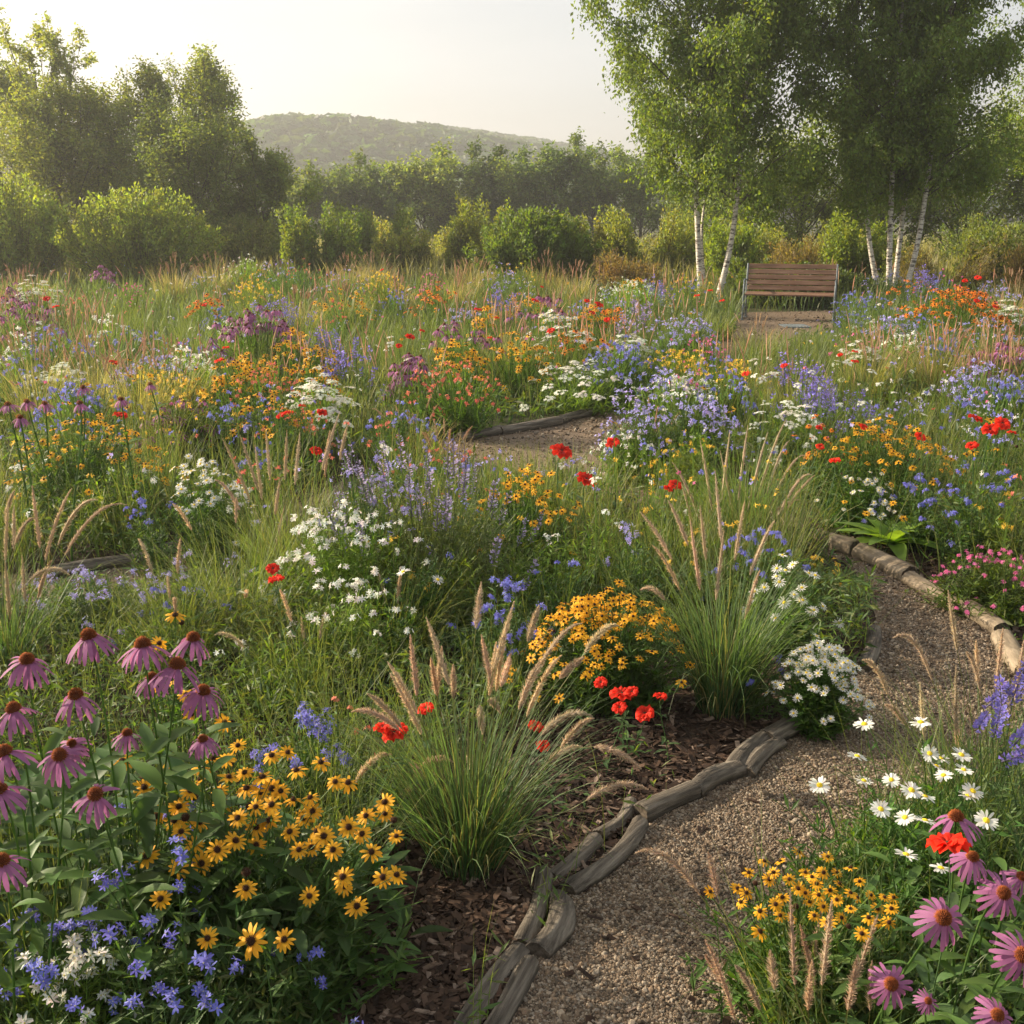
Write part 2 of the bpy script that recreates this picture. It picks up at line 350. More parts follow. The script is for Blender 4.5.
def salvia_head(rng, lod, col=(.26, .22, .62)):
    a = MB(); n = 90 if lod == 0 else 40 if lod == 1 else 14; Lh = .13
    u = rng.random(n); th = rng.uniform(0, 2 * pi, n); r = .0075 * (1 - .55 * u)
    P = np.stack([r * np.cos(th), r * np.sin(th), (np.floor(u * 14) + .5 * rng.random(n)) / 14 * Lh - .02], -1)
    T = rhomb(.012 if lod < 2 else .022, .008 if lod < 2 else .016, M_PETAL, col, .5)
    N = np.stack([np.cos(th) * .5, np.sin(th) * .5, -np.ones(n) * .3], -1)
    Y = unit(np.stack([np.cos(th), np.sin(th), np.full(n, .45)], -1)); X = unit(np.cross(Y, N)); Z = np.cross(X, Y)
    a.stamp(T, P, np.stack([X, Y, Z], -1), rng.uniform(.6, 1.2, n), col3((1, 1, 1), n, rng, .3, .1))
    a.tube(np.array([[[0, 0, -.03], [0, 0, Lh]]], float), np.array([[.0022, .001]]), 4, col3((.16, .14, .25), 1), M_BLADE)
    return a, None
def lavender_head(rng, lod): return salvia_head(rng, lod, (.36, .31, .48))
HEADS = dict(coneflower=cone_head, susan=susan_head, daisy=daisy_head, poppy=poppy_head, blue=blue_head, lilac=lilac_head, white=white_head,
             coral=coral_head, pink=pink_head, yellow=yellow_head, orange=orange_head, yarrow=yarrow_head, salvia=salvia_head, lavender=lavender_head)
_H = {}
def head(kind, lod):
    """three variants of each flower: (petal MB, centre MB, petal mesh, centre mesh)"""
    if (kind, lod) not in _H:
        L_ = []
        for k in range(5):
            a, b = HEADS[kind](np.random.default_rng(31 * k + 7 * lod + len(kind)), lod)
            L_.append([a, b, None, None])
        _H[kind, lod] = L_
    return _H[kind, lod]
def head_mesh(h, kind):
    if h[2] is None:
        h[2] = h[0].mesh(kind + '_petals', True)
        if h[1] is not None: h[3] = h[1].mesh(kind + '_centre', True)
    return h[2], h[3]
def place_head(parent, kind, lod, pos, nrm, sc, rng, name='flower_head', var=None, spent=False):
    h = head(kind, lod)[int(rng.integers(5))] if var is None else head(kind, lod)[var]
    me, mc = head_mesh(h, kind)
    fr = frames(np.array([nrm]), np.array([rng.uniform(0, 6)]))[0]
    from mathutils import Matrix
    if spent: me, mc = mc, None; name = 'seed_head'; sc = sc * 1.25
    o = link(name, me, parent); o.location = [float(x) for x in pos]
    o.rotation_euler = Matrix(fr.tolist()).to_euler(); o.scale = (sc,) * 3
    if mc is not None:
        link('cone' if kind == 'coneflower' else 'disc', mc, o)
    return o

GREEN = {'coneflower': (.075, .14, .03), 'susan': (.07, .135, .025), 'daisy': (.075, .15, .03), 'poppy': (.08, .14, .05), 'blue': (.085, .15, .04),
         'lilac': (.09, .15, .045), 'white': (.16, .25, .04), 'coral': (.075, .14, .03), 'pink': (.10, .15, .03), 'yellow': (.13, .18, .03),
         'orange': (.075, .13, .03), 'yarrow': (.12, .19, .045), 'salvia': (.09, .14, .05), 'lavender': (.13, .17, .06)}
TILT = {'coneflower': .15, 'susan': .5, 'daisy': .45, 'poppy': .5, 'yarrow': .12, 'salvia': .12, 'lavender': .12}
# ------------------------------------------------------------------ a flowering clump
def stems_leaves(mb, rng, tips, root_r, green, lod, leaf=None, lsz=.05, per=12, filler=0, R_=.3, H=.4, sw=.0022):
    n = len(tips)
    az = rng.uniform(0, 2 * pi, n); rr = root_r * np.sqrt(rng.random(n))
    base = np.stack([rr * np.cos(az), rr * np.sin(az), 0 * az], -1) + tips * [.35, .35, 0]
    K = 6 if lod < 2 else 4
    s = np.linspace(0, 1, K)[None, :, None]
    mid = base * .45 + tips * .55; mid[:, :2] = base[:, :2] * .7 + tips[:, :2] * .3
    C = (1 - s) ** 2 * base[:, None] + 2 * s * (1 - s) * mid[:, None] + s * s * tips[:, None]
    g = col3(green, n, rng, .25, .08)
    wd = sw * (1 if lod < 2 else 2)
    if lod < 2: mb.tube(C, np.repeat(np.linspace(1.1, .6, K)[None] * wd / 1., n, 0) * .8, 3, g, M_BLADE)
    else: mb.ribbon(C, np.full((n, K), wd * 2), np.stack([np.cos(az), np.sin(az), 0 * az], -1), g, M_BLADE)
    # leaves along the stems
    m = n * per
    si = rng.integers(0, n, m); u = rng.uniform(.03, .93, m)
    f = u * (K - 1); i0 = np.minimum(f.astype(int), K - 2); fr_ = (f - i0)[:, None]
    P = C[si, i0] * (1 - fr_) + C[si, i0 + 1] * fr_
    la = rng.uniform(0, 2 * pi, m); el = rng.uniform(-.1, .9, m)
    Y = np.stack([np.cos(la) * np.cos(el), np.sin(la) * np.cos(el), np.sin(el)], -1)
    N = unit(np.cross(np.cross(Y, [0, 0, 1.]) + 1e-5, Y) + rng.normal(0, .25, (m, 3))); X = unit(np.cross(Y, N)); Z = np.cross(X, Y)
    size = lsz * rng.uniform(.5, 1.25, m) * (1.25 - .7 * u)
    mb.stamp(leaf or LEAF_N, P, np.stack([X, Y, Z], -1), size, col3(green, m, rng, .3, .1))
    if filler:
        k = filler; az = rng.uniform(0, 2 * pi, k); rr = R_ * np.sqrt(rng.random(k)) * .95
        z = H * rng.uniform(.05, .85, k) * (1 - .5 * (rr / R_) ** 2)
        P = np.stack([rr * np.cos(az), rr * np.sin(az), z], -1)
        mb.stamp(LEAF_N if lod else (leaf or LEAF_N), P, rnd_frames(rng, k, .3), lsz * rng.uniform(.6, 1.3, k), col3(green, k, rng, .35, .12))
    return C
CLUMPS = []
def lod_of(y): return 0 if y < 3.2 else 1 if y < 8 else 2
def clump_geo(kind, Rx, Ry, H, n, rng, y):
    """tip positions and normals of n flowers over a mound"""
    m = 5; cr_ = np.sqrt(rng.random(m)) * .75; ct = rng.uniform(0, 2 * pi, m); ck = rng.integers(0, m, n)      # a few uneven patches
    u = np.stack([cr_ * np.cos(ct), cr_ * np.sin(ct)], -1)[ck] + rng.normal(0, .34, (n, 2))
    lone = rng.random(n) < .3; ul = rng.uniform(-1.05, 1.05, (n, 2)); u[lone] = ul[lone]
    x, yy = u[:, 0] * Rx, u[:, 1] * Ry; r = np.minimum(np.linalg.norm(u, axis=1), 1.3)
    z = H * (1 - .38 * r ** 2.) * rng.uniform(.76, 1.06, n) * (1 + .06 * np.sin(ck * 2.1))
    P = np.stack([x, yy, z], -1)
    t = TILT.get(kind, .45)
    N = np.stack([x / Rx * .35, yy / Ry * .35, np.ones(n)], -1) + rng.normal(0, t * .6, (n, 3)) * [1, 1, .2] + [0, -t * .9, 0]
    N[:, 2] = np.abs(N[:, 2])
    return P, unit(N)
CAT = dict(coneflower='coneflower', susan='golden rudbeckia', daisy='daisy', poppy='poppy', blue='blue flowers', lilac='lilac flowers', white='white flowers',
           coral='coral flowers', pink='pink flowers', yellow='yellow flowers', orange='orange rudbeckia', yarrow='yarrow', salvia='blue salvia', lavender='lavender')
NAME = dict(coneflower='coneflower_plant', susan='rudbeckia_plant', daisy='daisy_plant', poppy='poppy_plant', blue='cornflower_plant', lilac='phlox_plant',
            white='white_aster_plant', coral='coral_flower_plant', pink='pink_flower_plant', yellow='yellow_flower_plant', orange='orange_rudbeckia_plant',
            yarrow='yarrow_plant', salvia='salvia_plant', lavender='lavender_plant')
def clump(kind, px, py, wpx, H, n, label, dpx=None, sc=1., leaf=None, lsz=None, per=None, tips=None):
    """px,py: where the middle of its flower canopy shows in the photo; wpx its width there"""
    rng = np.random.default_rng(int(px * 7 + py * 13))
    c = at_z(px, py, H * .85); y = c[1]; lod = lod_of(y)
    if y > 8: n = int(n * 1.7)
    Rx = wpx / 2 * y / F / cP; Ry = dpx if dpx else Rx * (.8 if y < 5 else 1.1)
    Rx = max(Rx, .08)
    P, N = clump_geo(kind, Rx, Ry, H, n, rng, y)
    root = thing(NAME[kind], (c[0], y, 0), label, CAT[kind], CAT[kind] + ' clumps in the beds')
    fb = MB()
    leafT = leaf or LEAF_N; ls = lsz or {0: .05, 1: .055, 2: .085}[lod]
    area = Rx * Ry * pi
    pr = per or (16 if lod == 0 else 17 if lod == 1 else 8)
    extra = int(np.clip(area * (500 if lod == 0 else 420 if lod == 1 else 110), 16, 320)) 
    Pe, _ = clump_geo(kind, Rx * 1.08, Ry * 1.08, H * .93, extra, rng, y)
    tipsP = P - N * .004 * sc
    if kind in ('salvia', 'lavender'): tipsP = P - [0, 0, .02]
    stems_leaves(fb, rng, tipsP, Rx * .15, GREEN[kind], lod, leafT, ls, pr, R_=Rx, H=H)
    stems_leaves(fb, rng, Pe, Rx * .3, GREEN[kind], lod, leafT, ls * 1.1, pr, R_=Rx, H=H)
    fs = sc * rng.uniform(.8, 1.12, n) * (.62 if 'mound of small' in label else .68 if 'dense mound' in label or 'wide golden' in label else .8 if kind == 'susan' and n > 60 else 1)
    fs *= (1.25 if y > 8 else 1) * (.72 if kind == 'pink' else .85 if kind == 'coral' else 1.25 if kind == 'lavender' else 1)
    if lod < 2 and y < 7:
        link('foliage', fb.mesh('foliage'), root)
        k = min(n, 90)
        for i in range(k): place_head(root, kind, lod, P[i], N[i], fs[i], rng, spent=kind in ('susan', 'orange') and i % 13 == 5)
        if n > k:
            eb = MB()
            for v in range(3):
                sel = np.arange(k + v, n, 3)
                for part in head(kind, 2)[v][:2]:
                    if part is not None and len(sel): eb.stamp(part, P[sel], frames(N[sel], rng.uniform(0, 6, len(sel))), fs[sel])
            o = link('blossom', eb.mesh('blossom'), root); o['kind'] = 'stuff'
    else:
        link('foliage', fb.mesh('foliage'), root); eb = MB()
        for v in range(3):
            sel = np.arange(v, n, 3)
            for part in head(kind, 2)[v][:2]:
                if part is not None and len(sel): eb.stamp(part, P[sel], frames(N[sel], rng.uniform(0, 6, len(sel))), fs[sel] * 1.15, col3((1, 1, 1), len(sel), rng, .15, .05))
        o = link('blossom', eb.mesh('blossom'), root)
    CLUMPS.append((root, c[0], y, max(Rx, .15), Ry))
    return root
# ------------------------------------------------------------------ single stemmed flowers
def single(kind, px, py, Y, label, sc=1., nrm=None, leaves=10, lsz=.1, name=None, group=None, lean=None, lod=None, leafT=None, var=None):
    rng = np.random.default_rng(int(px * 31 + py * 17))
    p = at_y(px, py, Y); lod = lod_of(Y) if lod is None else lod
    lean = rng.normal(0, .07, 2) if lean is None else np.array(lean)
    base = np.array([p[0] + lean[0], p[1] + lean[1] + .03, 0])
    root = thing(name or kind, base, label, CAT[kind], group or CAT[kind] + ' on single stems')
    tip = p - base; mb = MB(); K = 9
    nrm = unit(np.array(nrm if nrm is not None else [rng.normal(0, .12), rng.normal(-.12, .12), 1.]))
    tip2 = tip - nrm * .004 * sc
    C = bez(np.zeros(3), np.array([lean[0] * -.1, 0, tip[2] * .4]), tip2 - nrm * tip[2] * .22, tip2, K)[None]
    g = GREEN[kind]
    w = (.0026 if kind == 'coneflower' else .0016) * (1 if Y < 5 else 2)
    mb.tube(C, np.linspace(1.2, .75, K)[None] * w, 5, col3(np.array(g) * 1.1, 1), M_BLADE)
    link('stem', mb.mesh('stem', True), root)
    if leaves:
        lb = MB(); m = leaves; u = np.sort(rng.uniform(.06, .78, m)); f = u * (K - 1); i0 = f.astype(int)
        P = C[0, i0] * (1 - (f - i0))[:, None] + C[0, i0 + 1] * (f - i0)[:, None]
        la = np.arange(m) * 2.4 + rng.uniform(0, 6); el = rng.uniform(.1, .8, m)
        Yv = np.stack([np.cos(la) * np.cos(el), np.sin(la) * np.cos(el), np.sin(el)], -1)
        N = unit(np.cross(np.cross(Yv, [0, 0, 1.]), Yv) + rng.normal(0, .15, (m, 3))); X = unit(np.cross(Yv, N)); Z = np.cross(X, Yv)
        lb.stamp(leafT or LEAF_L, P, np.stack([X, Yv, Z], -1), lsz * rng.uniform(.6, 1.2, m) * (1.2 - .7 * u), col3(g, m, rng, .25, .08))
        link('leaf', lb.mesh('leaf', True), root)['kind'] = 'stuff'
    place_head(root, kind, lod, tip, nrm, sc, rng, var=var)
    return root

# ------------------------------------------------------------------ plumes and ornamental grass
TAN = (.58, .46, .32)
def plume_mesh(mb, C, rad, nb, rng, col=TAN, bl=.014, bw=.0011):
    """fuzzy bottle-brush seed head along centreline C (K,3)"""
    K = len(C); s = np.linspace(0, 1, K)
    prof = np.interp(s, [0, .12, .6, 1], [.35, 1, .85, .12])
    mb.tube(C[None], (rad * .55 * prof)[None], 5, col3(np.array(col) * .8, 1), M_PLUME)
    u = rng.random(nb); f = u * (K - 1); i0 = np.minimum(f.astype(int), K - 2); fr = (f - i0)[:, None]
    P = C[i0] * (1 - fr) + C[i0 + 1] * fr; T = unit(C[i0 + 1] - C[i0])
    Rr = rng.normal(size=(nb, 3)); O = unit(np.cross(T, Rr)); pr = np.interp(u, s, prof)[:, None]
    D = unit(O + T * rng.uniform(.5, 1.5, (nb, 1)))
    side = unit(np.cross(D, rng.normal(size=(nb, 3)))) * bw
    a = P + O * rad * .35 * pr; b = a + D * bl * pr * rng.uniform(.7, 1.3, (nb, 1))
    V = np.stack([a - side, a + side, b], 1)
    mb.add(V, np.repeat(col3(col, nb, rng, .3, .08)[:, None], 3, 1), T=np.arange(nb * 3).reshape(-1, 3), m=M_PLUME)
def grass_tuft(name, base, H, nbl, label, plumes=(), nplume=0, gcol=(.06, .125, .045), tip=(.16, .21, .09), wd=.004, rad=.0065, Lp=.13, spread=.75, cat='ornamental grass',
               group='ornamental grass tufts', pcol=TAN, rootr=.06, HB=None, nb=260, seed=None, droop=1.4, lean=(0, 0)):
    rng = np.random.default_rng(seed if seed is not None else int(abs(base[0]) * 1000 + base[1] * 777))
    root = thing(name, (base[0], base[1], 0), label, cat, group); mb = MB(); n = nbl
    az = rng.uniform(0, 2 * pi, n); rr = rootr * np.sqrt(rng.random(n)); HB = HB or H * .78
    b = np.stack([rr * np.cos(az), rr * np.sin(az), 0 * az], -1); aa = az + rng.normal(0, .5, n)
    Ln = HB * rng.uniform(.55, 1.15, n)
    g = col3(gcol, n, rng, .3, .1); dry = rng.random(n) < .2; g[dry] = np.array([.34, .27, .12]); Ln = Ln * np.where(dry, rng.uniform(.4, 1, n), 1)
    blades(mb, rng, b, aa, rng.uniform(.02, spread * .7, n) ** 1.1, np.abs(rng.normal(.8, .65, n)) * spread / .75 + .1, Ln, wd * rng.uniform(.6, 1.2, n), g, 7, tip=tip)
    X0 = np.array([base[0], base[1], 0.])
    L_ = []
    for (p0, p1, arch) in plumes:                                  # measured seed heads
        yy = base[1] + rng.normal(0, .10)
        A = at_y(p0[0], p0[1], yy) - X0; B = at_y(p1[0], p1[1], yy + rng.normal(0, .03)) - X0; L_.append((A, B, arch))
    for i in range(nplume):
        a = rng.uniform(0, 2 * pi); t = abs(rng.normal(0, .28)) + .05; hh = H * rng.uniform(.72, 1.05)
        A = np.array([math.cos(a) * math.sin(t) * hh + lean[0] * hh, math.sin(a) * math.sin(t) * hh * .8 + lean[1] * hh, math.cos(t) * hh - Lp * .7]); 
        d = unit(np.array([math.cos(a) * (t * droop + .1), math.sin(a) * (t * droop + .1), 1 - .5 * t * droop]) + np.array([lean[0], lean[1], 0]))
        L_.append((A, A + d * Lp * rng.uniform(.75, 1.2), rng.uniform(.05, .3)))
    for (A, B, arch) in L_:
        D = B - A; ln = np.linalg.norm(D); up = np.array([0, 0, 1.])
        K = 9; q1 = A + D * .33 + up * ln * arch; q2 = A + D * .72 + up * ln * arch * 1.1
        C = bez(A, q1, q2, B, K)
        r0 = np.array([A[0] * .08, A[1] * .08, 0]); d0 = unit(C[1] - C[0])
        St = bez(r0, np.array([A[0] * .2, A[1] * .2, A[2] * .5]), A - d0 * max(.12, A[2] * .3), A, 9)
        mb.tube(St[None], np.full((1, 9), .0013), 3, col3((.2, .2, .08), 1, rng, .2), M_BLADE)
        pb = MB(); plume_mesh(pb, C, rad * 1.3, int(nb * 1.3), rng, col3(pcol, 1, rng, .15, .05)[0])
        link('plume', pb.mesh('plume'), root)
    link('blades', mb.mesh('blades'), root)['kind'] = 'stuff'
    CLUMPS.append((root, base[0], base[1], rootr * 2, rootr * 2))
    return root

# ------------------------------------------------------------------ trees and shrubs
def sample_line(C, rng, m, lo=0., hi=1.):
    N, K, _ = C.shape; i = rng.integers(0, N, m); u = rng.uniform(lo, hi, m); f = u * (K - 1); i0 = np.minimum(f.astype(int), K - 2); fr = (f - i0)[:, None]
    return C[i, i0] * (1 - fr) + C[i, i0 + 1] * fr, i, u, unit(C[i, i0 + 1] - C[i, i0])
def shoots_from(C, az, rng, m, lo, hi, Lf, spread, lift, dth, K):
    P, i, u, T = sample_line(C, rng, m, lo, hi)
    th = np.arccos(np.clip(T[:, 2], -1, 1)); a = np.arctan2(T[:, 1], T[:, 0])
    a2 = a + rng.normal(0, spread, m); th2 = np.clip(th + rng.normal(lift, .35, m), .02, 2.3)
    return curve(P, a2, th2, np.full(m, dth) + rng.normal(0, .2, m), Lf * rng.uniform(.5, 1.2, m) * (1.15 - .55 * u), K)
def make_tree(name, base, H, R_, label, cat='tree', group=None, trunk=None, rt=.12, t0=.3, n1=22, n2=9, nl=15000, lsz=.08, col=(.07, .11, .025),
              th=.9, dth=-.3, shape=None, weep=0., seed=1, bark=None, leaf=None, barkc=(.10, .085, .06), gauss=.1, stems=None, jit=.3):
    rng = np.random.default_rng(seed); root = thing(name, (base[0], base[1], 0), label, cat, group)
    tb = MB()
    if trunk is None:
        H = H * .82
        k = 8; z = np.linspace(0, 1, k); w = np.cumsum(rng.normal(0, .012 * H, (k, 2)), 0) * .5; w[0] = 0
        trunk = np.stack([w[:, 0], w[:, 1], z * H], -1)
    trunk = np.asarray(trunk, float); k = len(trunk)
    q = np.linspace(0, k - 1, 22); i0 = np.minimum(q.astype(int), k - 2); fr = (q - i0)[:, None]
    # smooth the trunk line
    TC = trunk[i0] * (1 - fr) + trunk[i0 + 1] * fr
    for _ in range(3): TC[1:-1] = (TC[:-2] + TC[1:-1] * 2 + TC[2:]) / 4
    s = np.linspace(0, 1, 22); rad = rt * (1 - .88 * s) * (1 + .35 * np.exp(-s * 40))
    bk = bark or M_TRUNK
    tb.tube(TC[None], rad[None], 10, col3(barkc, 1), bk)
    u = np.clip(np.linspace(t0, .98, n1) + rng.normal(0, .02, n1), t0, .99); f = u * 21; i0 = np.minimum(f.astype(int), 20); fr = (f - i0)[:, None]
    P = TC[i0] * (1 - fr) + TC[i0 + 1] * fr; az = np.arange(n1) * 2.4 + rng.normal(0, .4, n1)
    v = (u - t0) / (1 - t0); shp = shape or (lambda v: np.sin(np.clip(v * .82 + .16, 0, 1) * pi) ** .7)
    Ln = R_ * shp(v) * rng.uniform(1 - jit, 1 + jit, n1) + .08 * R_
    thv = th * (1 - .5 * v) + rng.normal(0, .12, n1)
    L1 = curve(P, az, thv, np.full(n1, dth) + rng.normal(0, .15, n1), Ln, 7)
    r1 = rt * .33 * (1 - .7 * v)[:, None] * np.linspace(1, .2, 7)[None]
    tb.tube(L1, r1, 5, col3(np.array(barkc), n1), bk if bark is None else M_TRUNK)
    n_2 = n1 * n2
    L2 = shoots_from(L1, az, rng, n_2, .18, 1., R_ * .36, .8, .1, dth + weep * .8, 5)
    tb.tube(L2, rt * .09 * np.linspace(1, .3, 5)[None] * np.ones((n_2, 1)), 3, col3(np.array(barkc), n_2), M_TRUNK)
    L3 = shoots_from(L2, None, rng, n_2 * 3, .2, 1., R_ * (.16 + .1 * weep), 1.2, .25 + weep * .7, weep * 1.6 + .1, 4)
    tb.ribbon(L3, rt * .05 * np.ones((len(L3), 4)), np.tile([[1., 0, 0]], (len(L3), 1)), col3(np.array(barkc), len(L3)), M_TRUNK)
    a = rng.random() * 0 
    P3, i, uu, T = sample_line(L3, rng, int(nl * .8)); P2, *_ = sample_line(L2, rng, nl - len(P3), .3, 1.)
    P = np.concatenate([P3, P2]); P = P + rng.normal(0, gauss * (.25 + .12 * R_), P.shape) * [1, 1, .8]
    if weep: P[:, 2] -= rng.exponential(.12 * weep, len(P))
    P[:, 2] = np.maximum(P[:, 2], .15)
    hue = col3(col, len(P), rng, .3, .1)
    cb = MB()
    if weep:
        Y = unit(rng.normal(size=P.shape) * [.7, .7, .35] + [0, 0, -.8]); N = rng.normal(size=P.shape); X = unit(np.cross(Y, N)); fr_ = np.stack([X, Y, np.cross(X, Y)], -1)
    else: fr_ = rnd_frames(rng, len(P), .5)
    cb.stamp(leaf or LEAF_S, P, fr_, lsz * rng.uniform(.6, 1.3, len(P)), hue)
    link('trunk', tb.mesh('trunk', True), root); link('crown', cb.mesh('crown'), root)
    return root
def make_bush(name, px, top, bot, wpx, Y, label, col=(.10, .15, .03), n=160, per=70, lsz=.07, spiky=0., seed=1, cat='shrub', group='shrubs behind the meadow', leaf=None, sparse=.35, dw=.8, stemc=(.12, .09, .05)):
    rng = np.random.default_rng(seed); s_ = Y / F / cP; n = int(n * 1.35); per = int(per * 1.3); lsz = lsz * 1.2
    H = CH + (HZ - top) * Y / F; base = at_y(px, bot, Y); rx = wpx / 2 * s_; root = thing(name, (base[0], Y, 0), label, cat, group)
    H = max(H, .4)
    az = rng.uniform(0, 2 * pi, n); q = np.sqrt(rng.random(n))
    tipx = q * np.cos(az) * rx; tipy = q * np.sin(az) * rx * dw
    lump = 1 + .16 * np.sin(az * 3 + seed) + .1 * np.sin(az * 7 + seed * 2)
    tz = H * (1 - .5 * q ** 2.6) * (rng.uniform(.80, 1.0, n) if not spiky else rng.uniform(.7, 1., n)) * (1 - .5 * spiky * rng.random(n) ** 2)
    if spiky:                                                        # a few leading shoots stand out above the rest
        nl_ = int(4 + spiky * 6); lx = rng.uniform(-.85, .85, nl_) * rx; k = rng.integers(0, nl_, n)
        tipx = lx[k] + rng.normal(0, .12 * rx, n) * (1.2 - .6); tz = H * rng.uniform(.35, 1., n) * (rng.uniform(.7, 1.0, nl_)[k])
        tipx = lx[k] + (tipx - lx[k]) * (1.7 - 1.3 * tz / H)
    tips = np.stack([tipx * lump, tipy * lump, tz], -1)
    b = tips * [.25, .25, 0]; m = b * .5 + tips * .5; m[:, :2] = b[:, :2] * .6 + tips[:, :2] * .6
    K = 7; s = np.linspace(0, 1, K)[None, :, None]; C = (1 - s) ** 2 * b[:, None] + 2 * s * (1 - s) * m[:, None] + s * s * tips[:, None]
    sb = MB(); sb.tube(C, np.linspace(.009, .003, K)[None] * np.ones((n, 1)) * (Y / 25), 3, col3(stemc, n), M_TRUNK)
    P, i, u, T = sample_line(C, rng, n * per, .08, 1.03)
    P = P + rng.normal(0, sparse * .28, P.shape) * (1.15 - .7 * u)[:, None] * min(1, rx); P[:, 2] = np.maximum(P[:, 2], .04)
    Yv = unit(T * .7 + rng.normal(0, .7, P.shape) + [0, 0, .2]); X = unit(np.cross(Yv, rng.normal(size=P.shape)))
    cb = MB(); cc = col3(col, n, rng, .22, .08)[i] * col3((1, 1, 1), len(P), rng, .25, .08)
    cb.stamp(leaf or LEAF_S, P, np.stack([X, Yv, np.cross(X, Yv)], -1), lsz * rng.uniform(.6, 1.3, len(P)), cc)
    link('stem', sb.mesh('stem', True), root); link('foliage', cb.mesh('foliage'), root)
    return root

# ================================================================== GROUND, PATH, MULCH
def G(px, py): p = at_z(px, py, 0); return (p[0], p[1])
def sheet(name, pts, z, m, kind='structure'):
    import bmesh
    bm = bmesh.new(); vs = [bm.verts.new((x, y, z)) for x, y in pts]; f = bm.faces.new(vs)
    if f.normal.z < 0: f.normal_flip()
    bmesh.ops.triangulate(bm, faces=bm.faces[:]); bmesh.ops.recalc_face_normals(bm, faces=bm.faces[:])
    me = bpy.data.meshes.new(name); bm.to_mesh(me); bm.free(); me.materials.append(m); o = link(name, me); o['kind'] = kind; return o
sheet('ground', [(-900, -60), (900, -60), (900, 1400), (-900, 1400)], 0, M_SOIL)
PATH = [(-.30, 1.0)] + [G(*p) for p in [(488, 1024), (515, 975), (548, 930), (566, 890), (600, 860), (645, 822), (695, 792), (740, 772), (768, 745), (800, 722), (845, 700),
        (866, 660), (876, 620), (866, 588), (845, 565), (800, 543), (760, 530), (700, 522), (640, 510), (560, 492), (500, 480), (425, 476), (350, 520), (250, 562), (100, 604), (-60, 618),
        (-60, 580), (60, 573), (143, 558), (240, 531), (330, 490), (400, 451), (460, 437), (500, 430), (560, 421), (592, 413), (640, 396), (700, 362), (735, 333), (740, 313), (836, 311), (832, 330),
        (790, 352), (745, 378), (695, 400), (655, 425), (650, 445), (690, 472), (740, 494), (790, 520), (815, 537), (860, 551), (910, 575), (945, 597), (1000, 630), (1024, 668), (1045, 700),
        (1040, 745), (980, 775), (905, 815), (865, 842), (835, 885), (790, 950), (750, 1024)]] + [(.75, 1.0)]
sheet('path', PATH, .008, M_GRAV)
MULCH = [G(*p) for p in [(320, 1024), (370, 900), (430, 820), (520, 740), (600, 690), (680, 655), (780, 655), (815, 700), (768, 748), (740, 774), (690, 795), (640, 822), (560, 893), (515, 975), (485, 1024)]] + [(-.32, 1.2), (-.75, 1.2)]
MULCH2 = [G(*p) for p in [(795, 505), (880, 535), (960, 575), (1024, 610), (1060, 640), (1060, 700), (1024, 660), (1000, 628), (945, 595), (910, 573), (860, 549), (815, 535)]]
BEDN = [G(*p) for p in [(-200, 1024), (-200, 470), (1250, 470), (1250, 1024)]]
sheet('mulch_bed', [(-3, .8)] + [G(-300, 560), G(-300, 430), G(1300, 430), G(1300, 560)] + [(3, .8)], .004, M_MULCH)

# loose gravel on the path
def icos(sub):
    import bmesh
    bm = bmesh.new(); bmesh.ops.create_icosphere(bm, subdivisions=sub, radius=1); v = np.array([x.co[:] for x in bm.verts]); t = np.array([[q.index for q in f.verts] for f in bm.faces]); bm.free(); return v, t
IV, IT = icos(1)
rng = np.random.default_rng(3)
def scr_sample(rng, n, x0, x1, y0, y1, z=0):
    px = rng.uniform(x0, x1, n); py = rng.uniform(y0, y1, n)
    v = -(py - 512) / F; dx = (px - 512) / F; dy = cP + v * sP; dz = -sP + v * cP; t = (z - CH) / dz
    return dx * t, dy * t, px, py
gx, gy, gpx, gpy = scr_sample(rng, 430000, 380, 1060, 500, 1110)
gf = scr_sample(rng, 60000, 20, 860, 303, 620); gx = np.r_[gx, gf[0]]; gy = np.r_[gy, gf[1]]; gpy = np.r_[gpy, gf[3] + 400]
k = inpoly(gx, gy, PATH); gx, gy, gpy = gx[k], gy[k], gpy[k]
keep = rng.random(len(gx)) < np.clip((gpy - 480) / 170, .12, 1.) ; gx, gy = gx[keep], gy[keep]
n = len(gx); sz = np.exp(rng.normal(0, .42, n)) * .0026 * np.clip(gy / 3.4, 1, 4)
mb = MB(); T = MB(); T.add(IV * [1, 1, .7], np.ones((len(IV), 3)), T=IT, m=M_STONE)
pal = np.array([(.15, .105, .07), (.22, .16, .105), (.085, .063, .043), (.33, .26, .185), (.18, .125, .08), (.25, .205, .155)])
fr = rnd_frames(rng, n, 1.); fr = fr * rng.uniform(.65, 1.25, (n, 1, 3))
mb.stamp(T, np.stack([gx, gy, .008 + sz * .45], -1), fr, sz, pal[rng.integers(0, 6, n)] * rng.uniform(.7, 1.15, (n, 1)))
o = link('gravel', mb.mesh('gravel')); tag(o, 'fine brown gravel covering the winding garden path', 'gravel', kind='stuff')

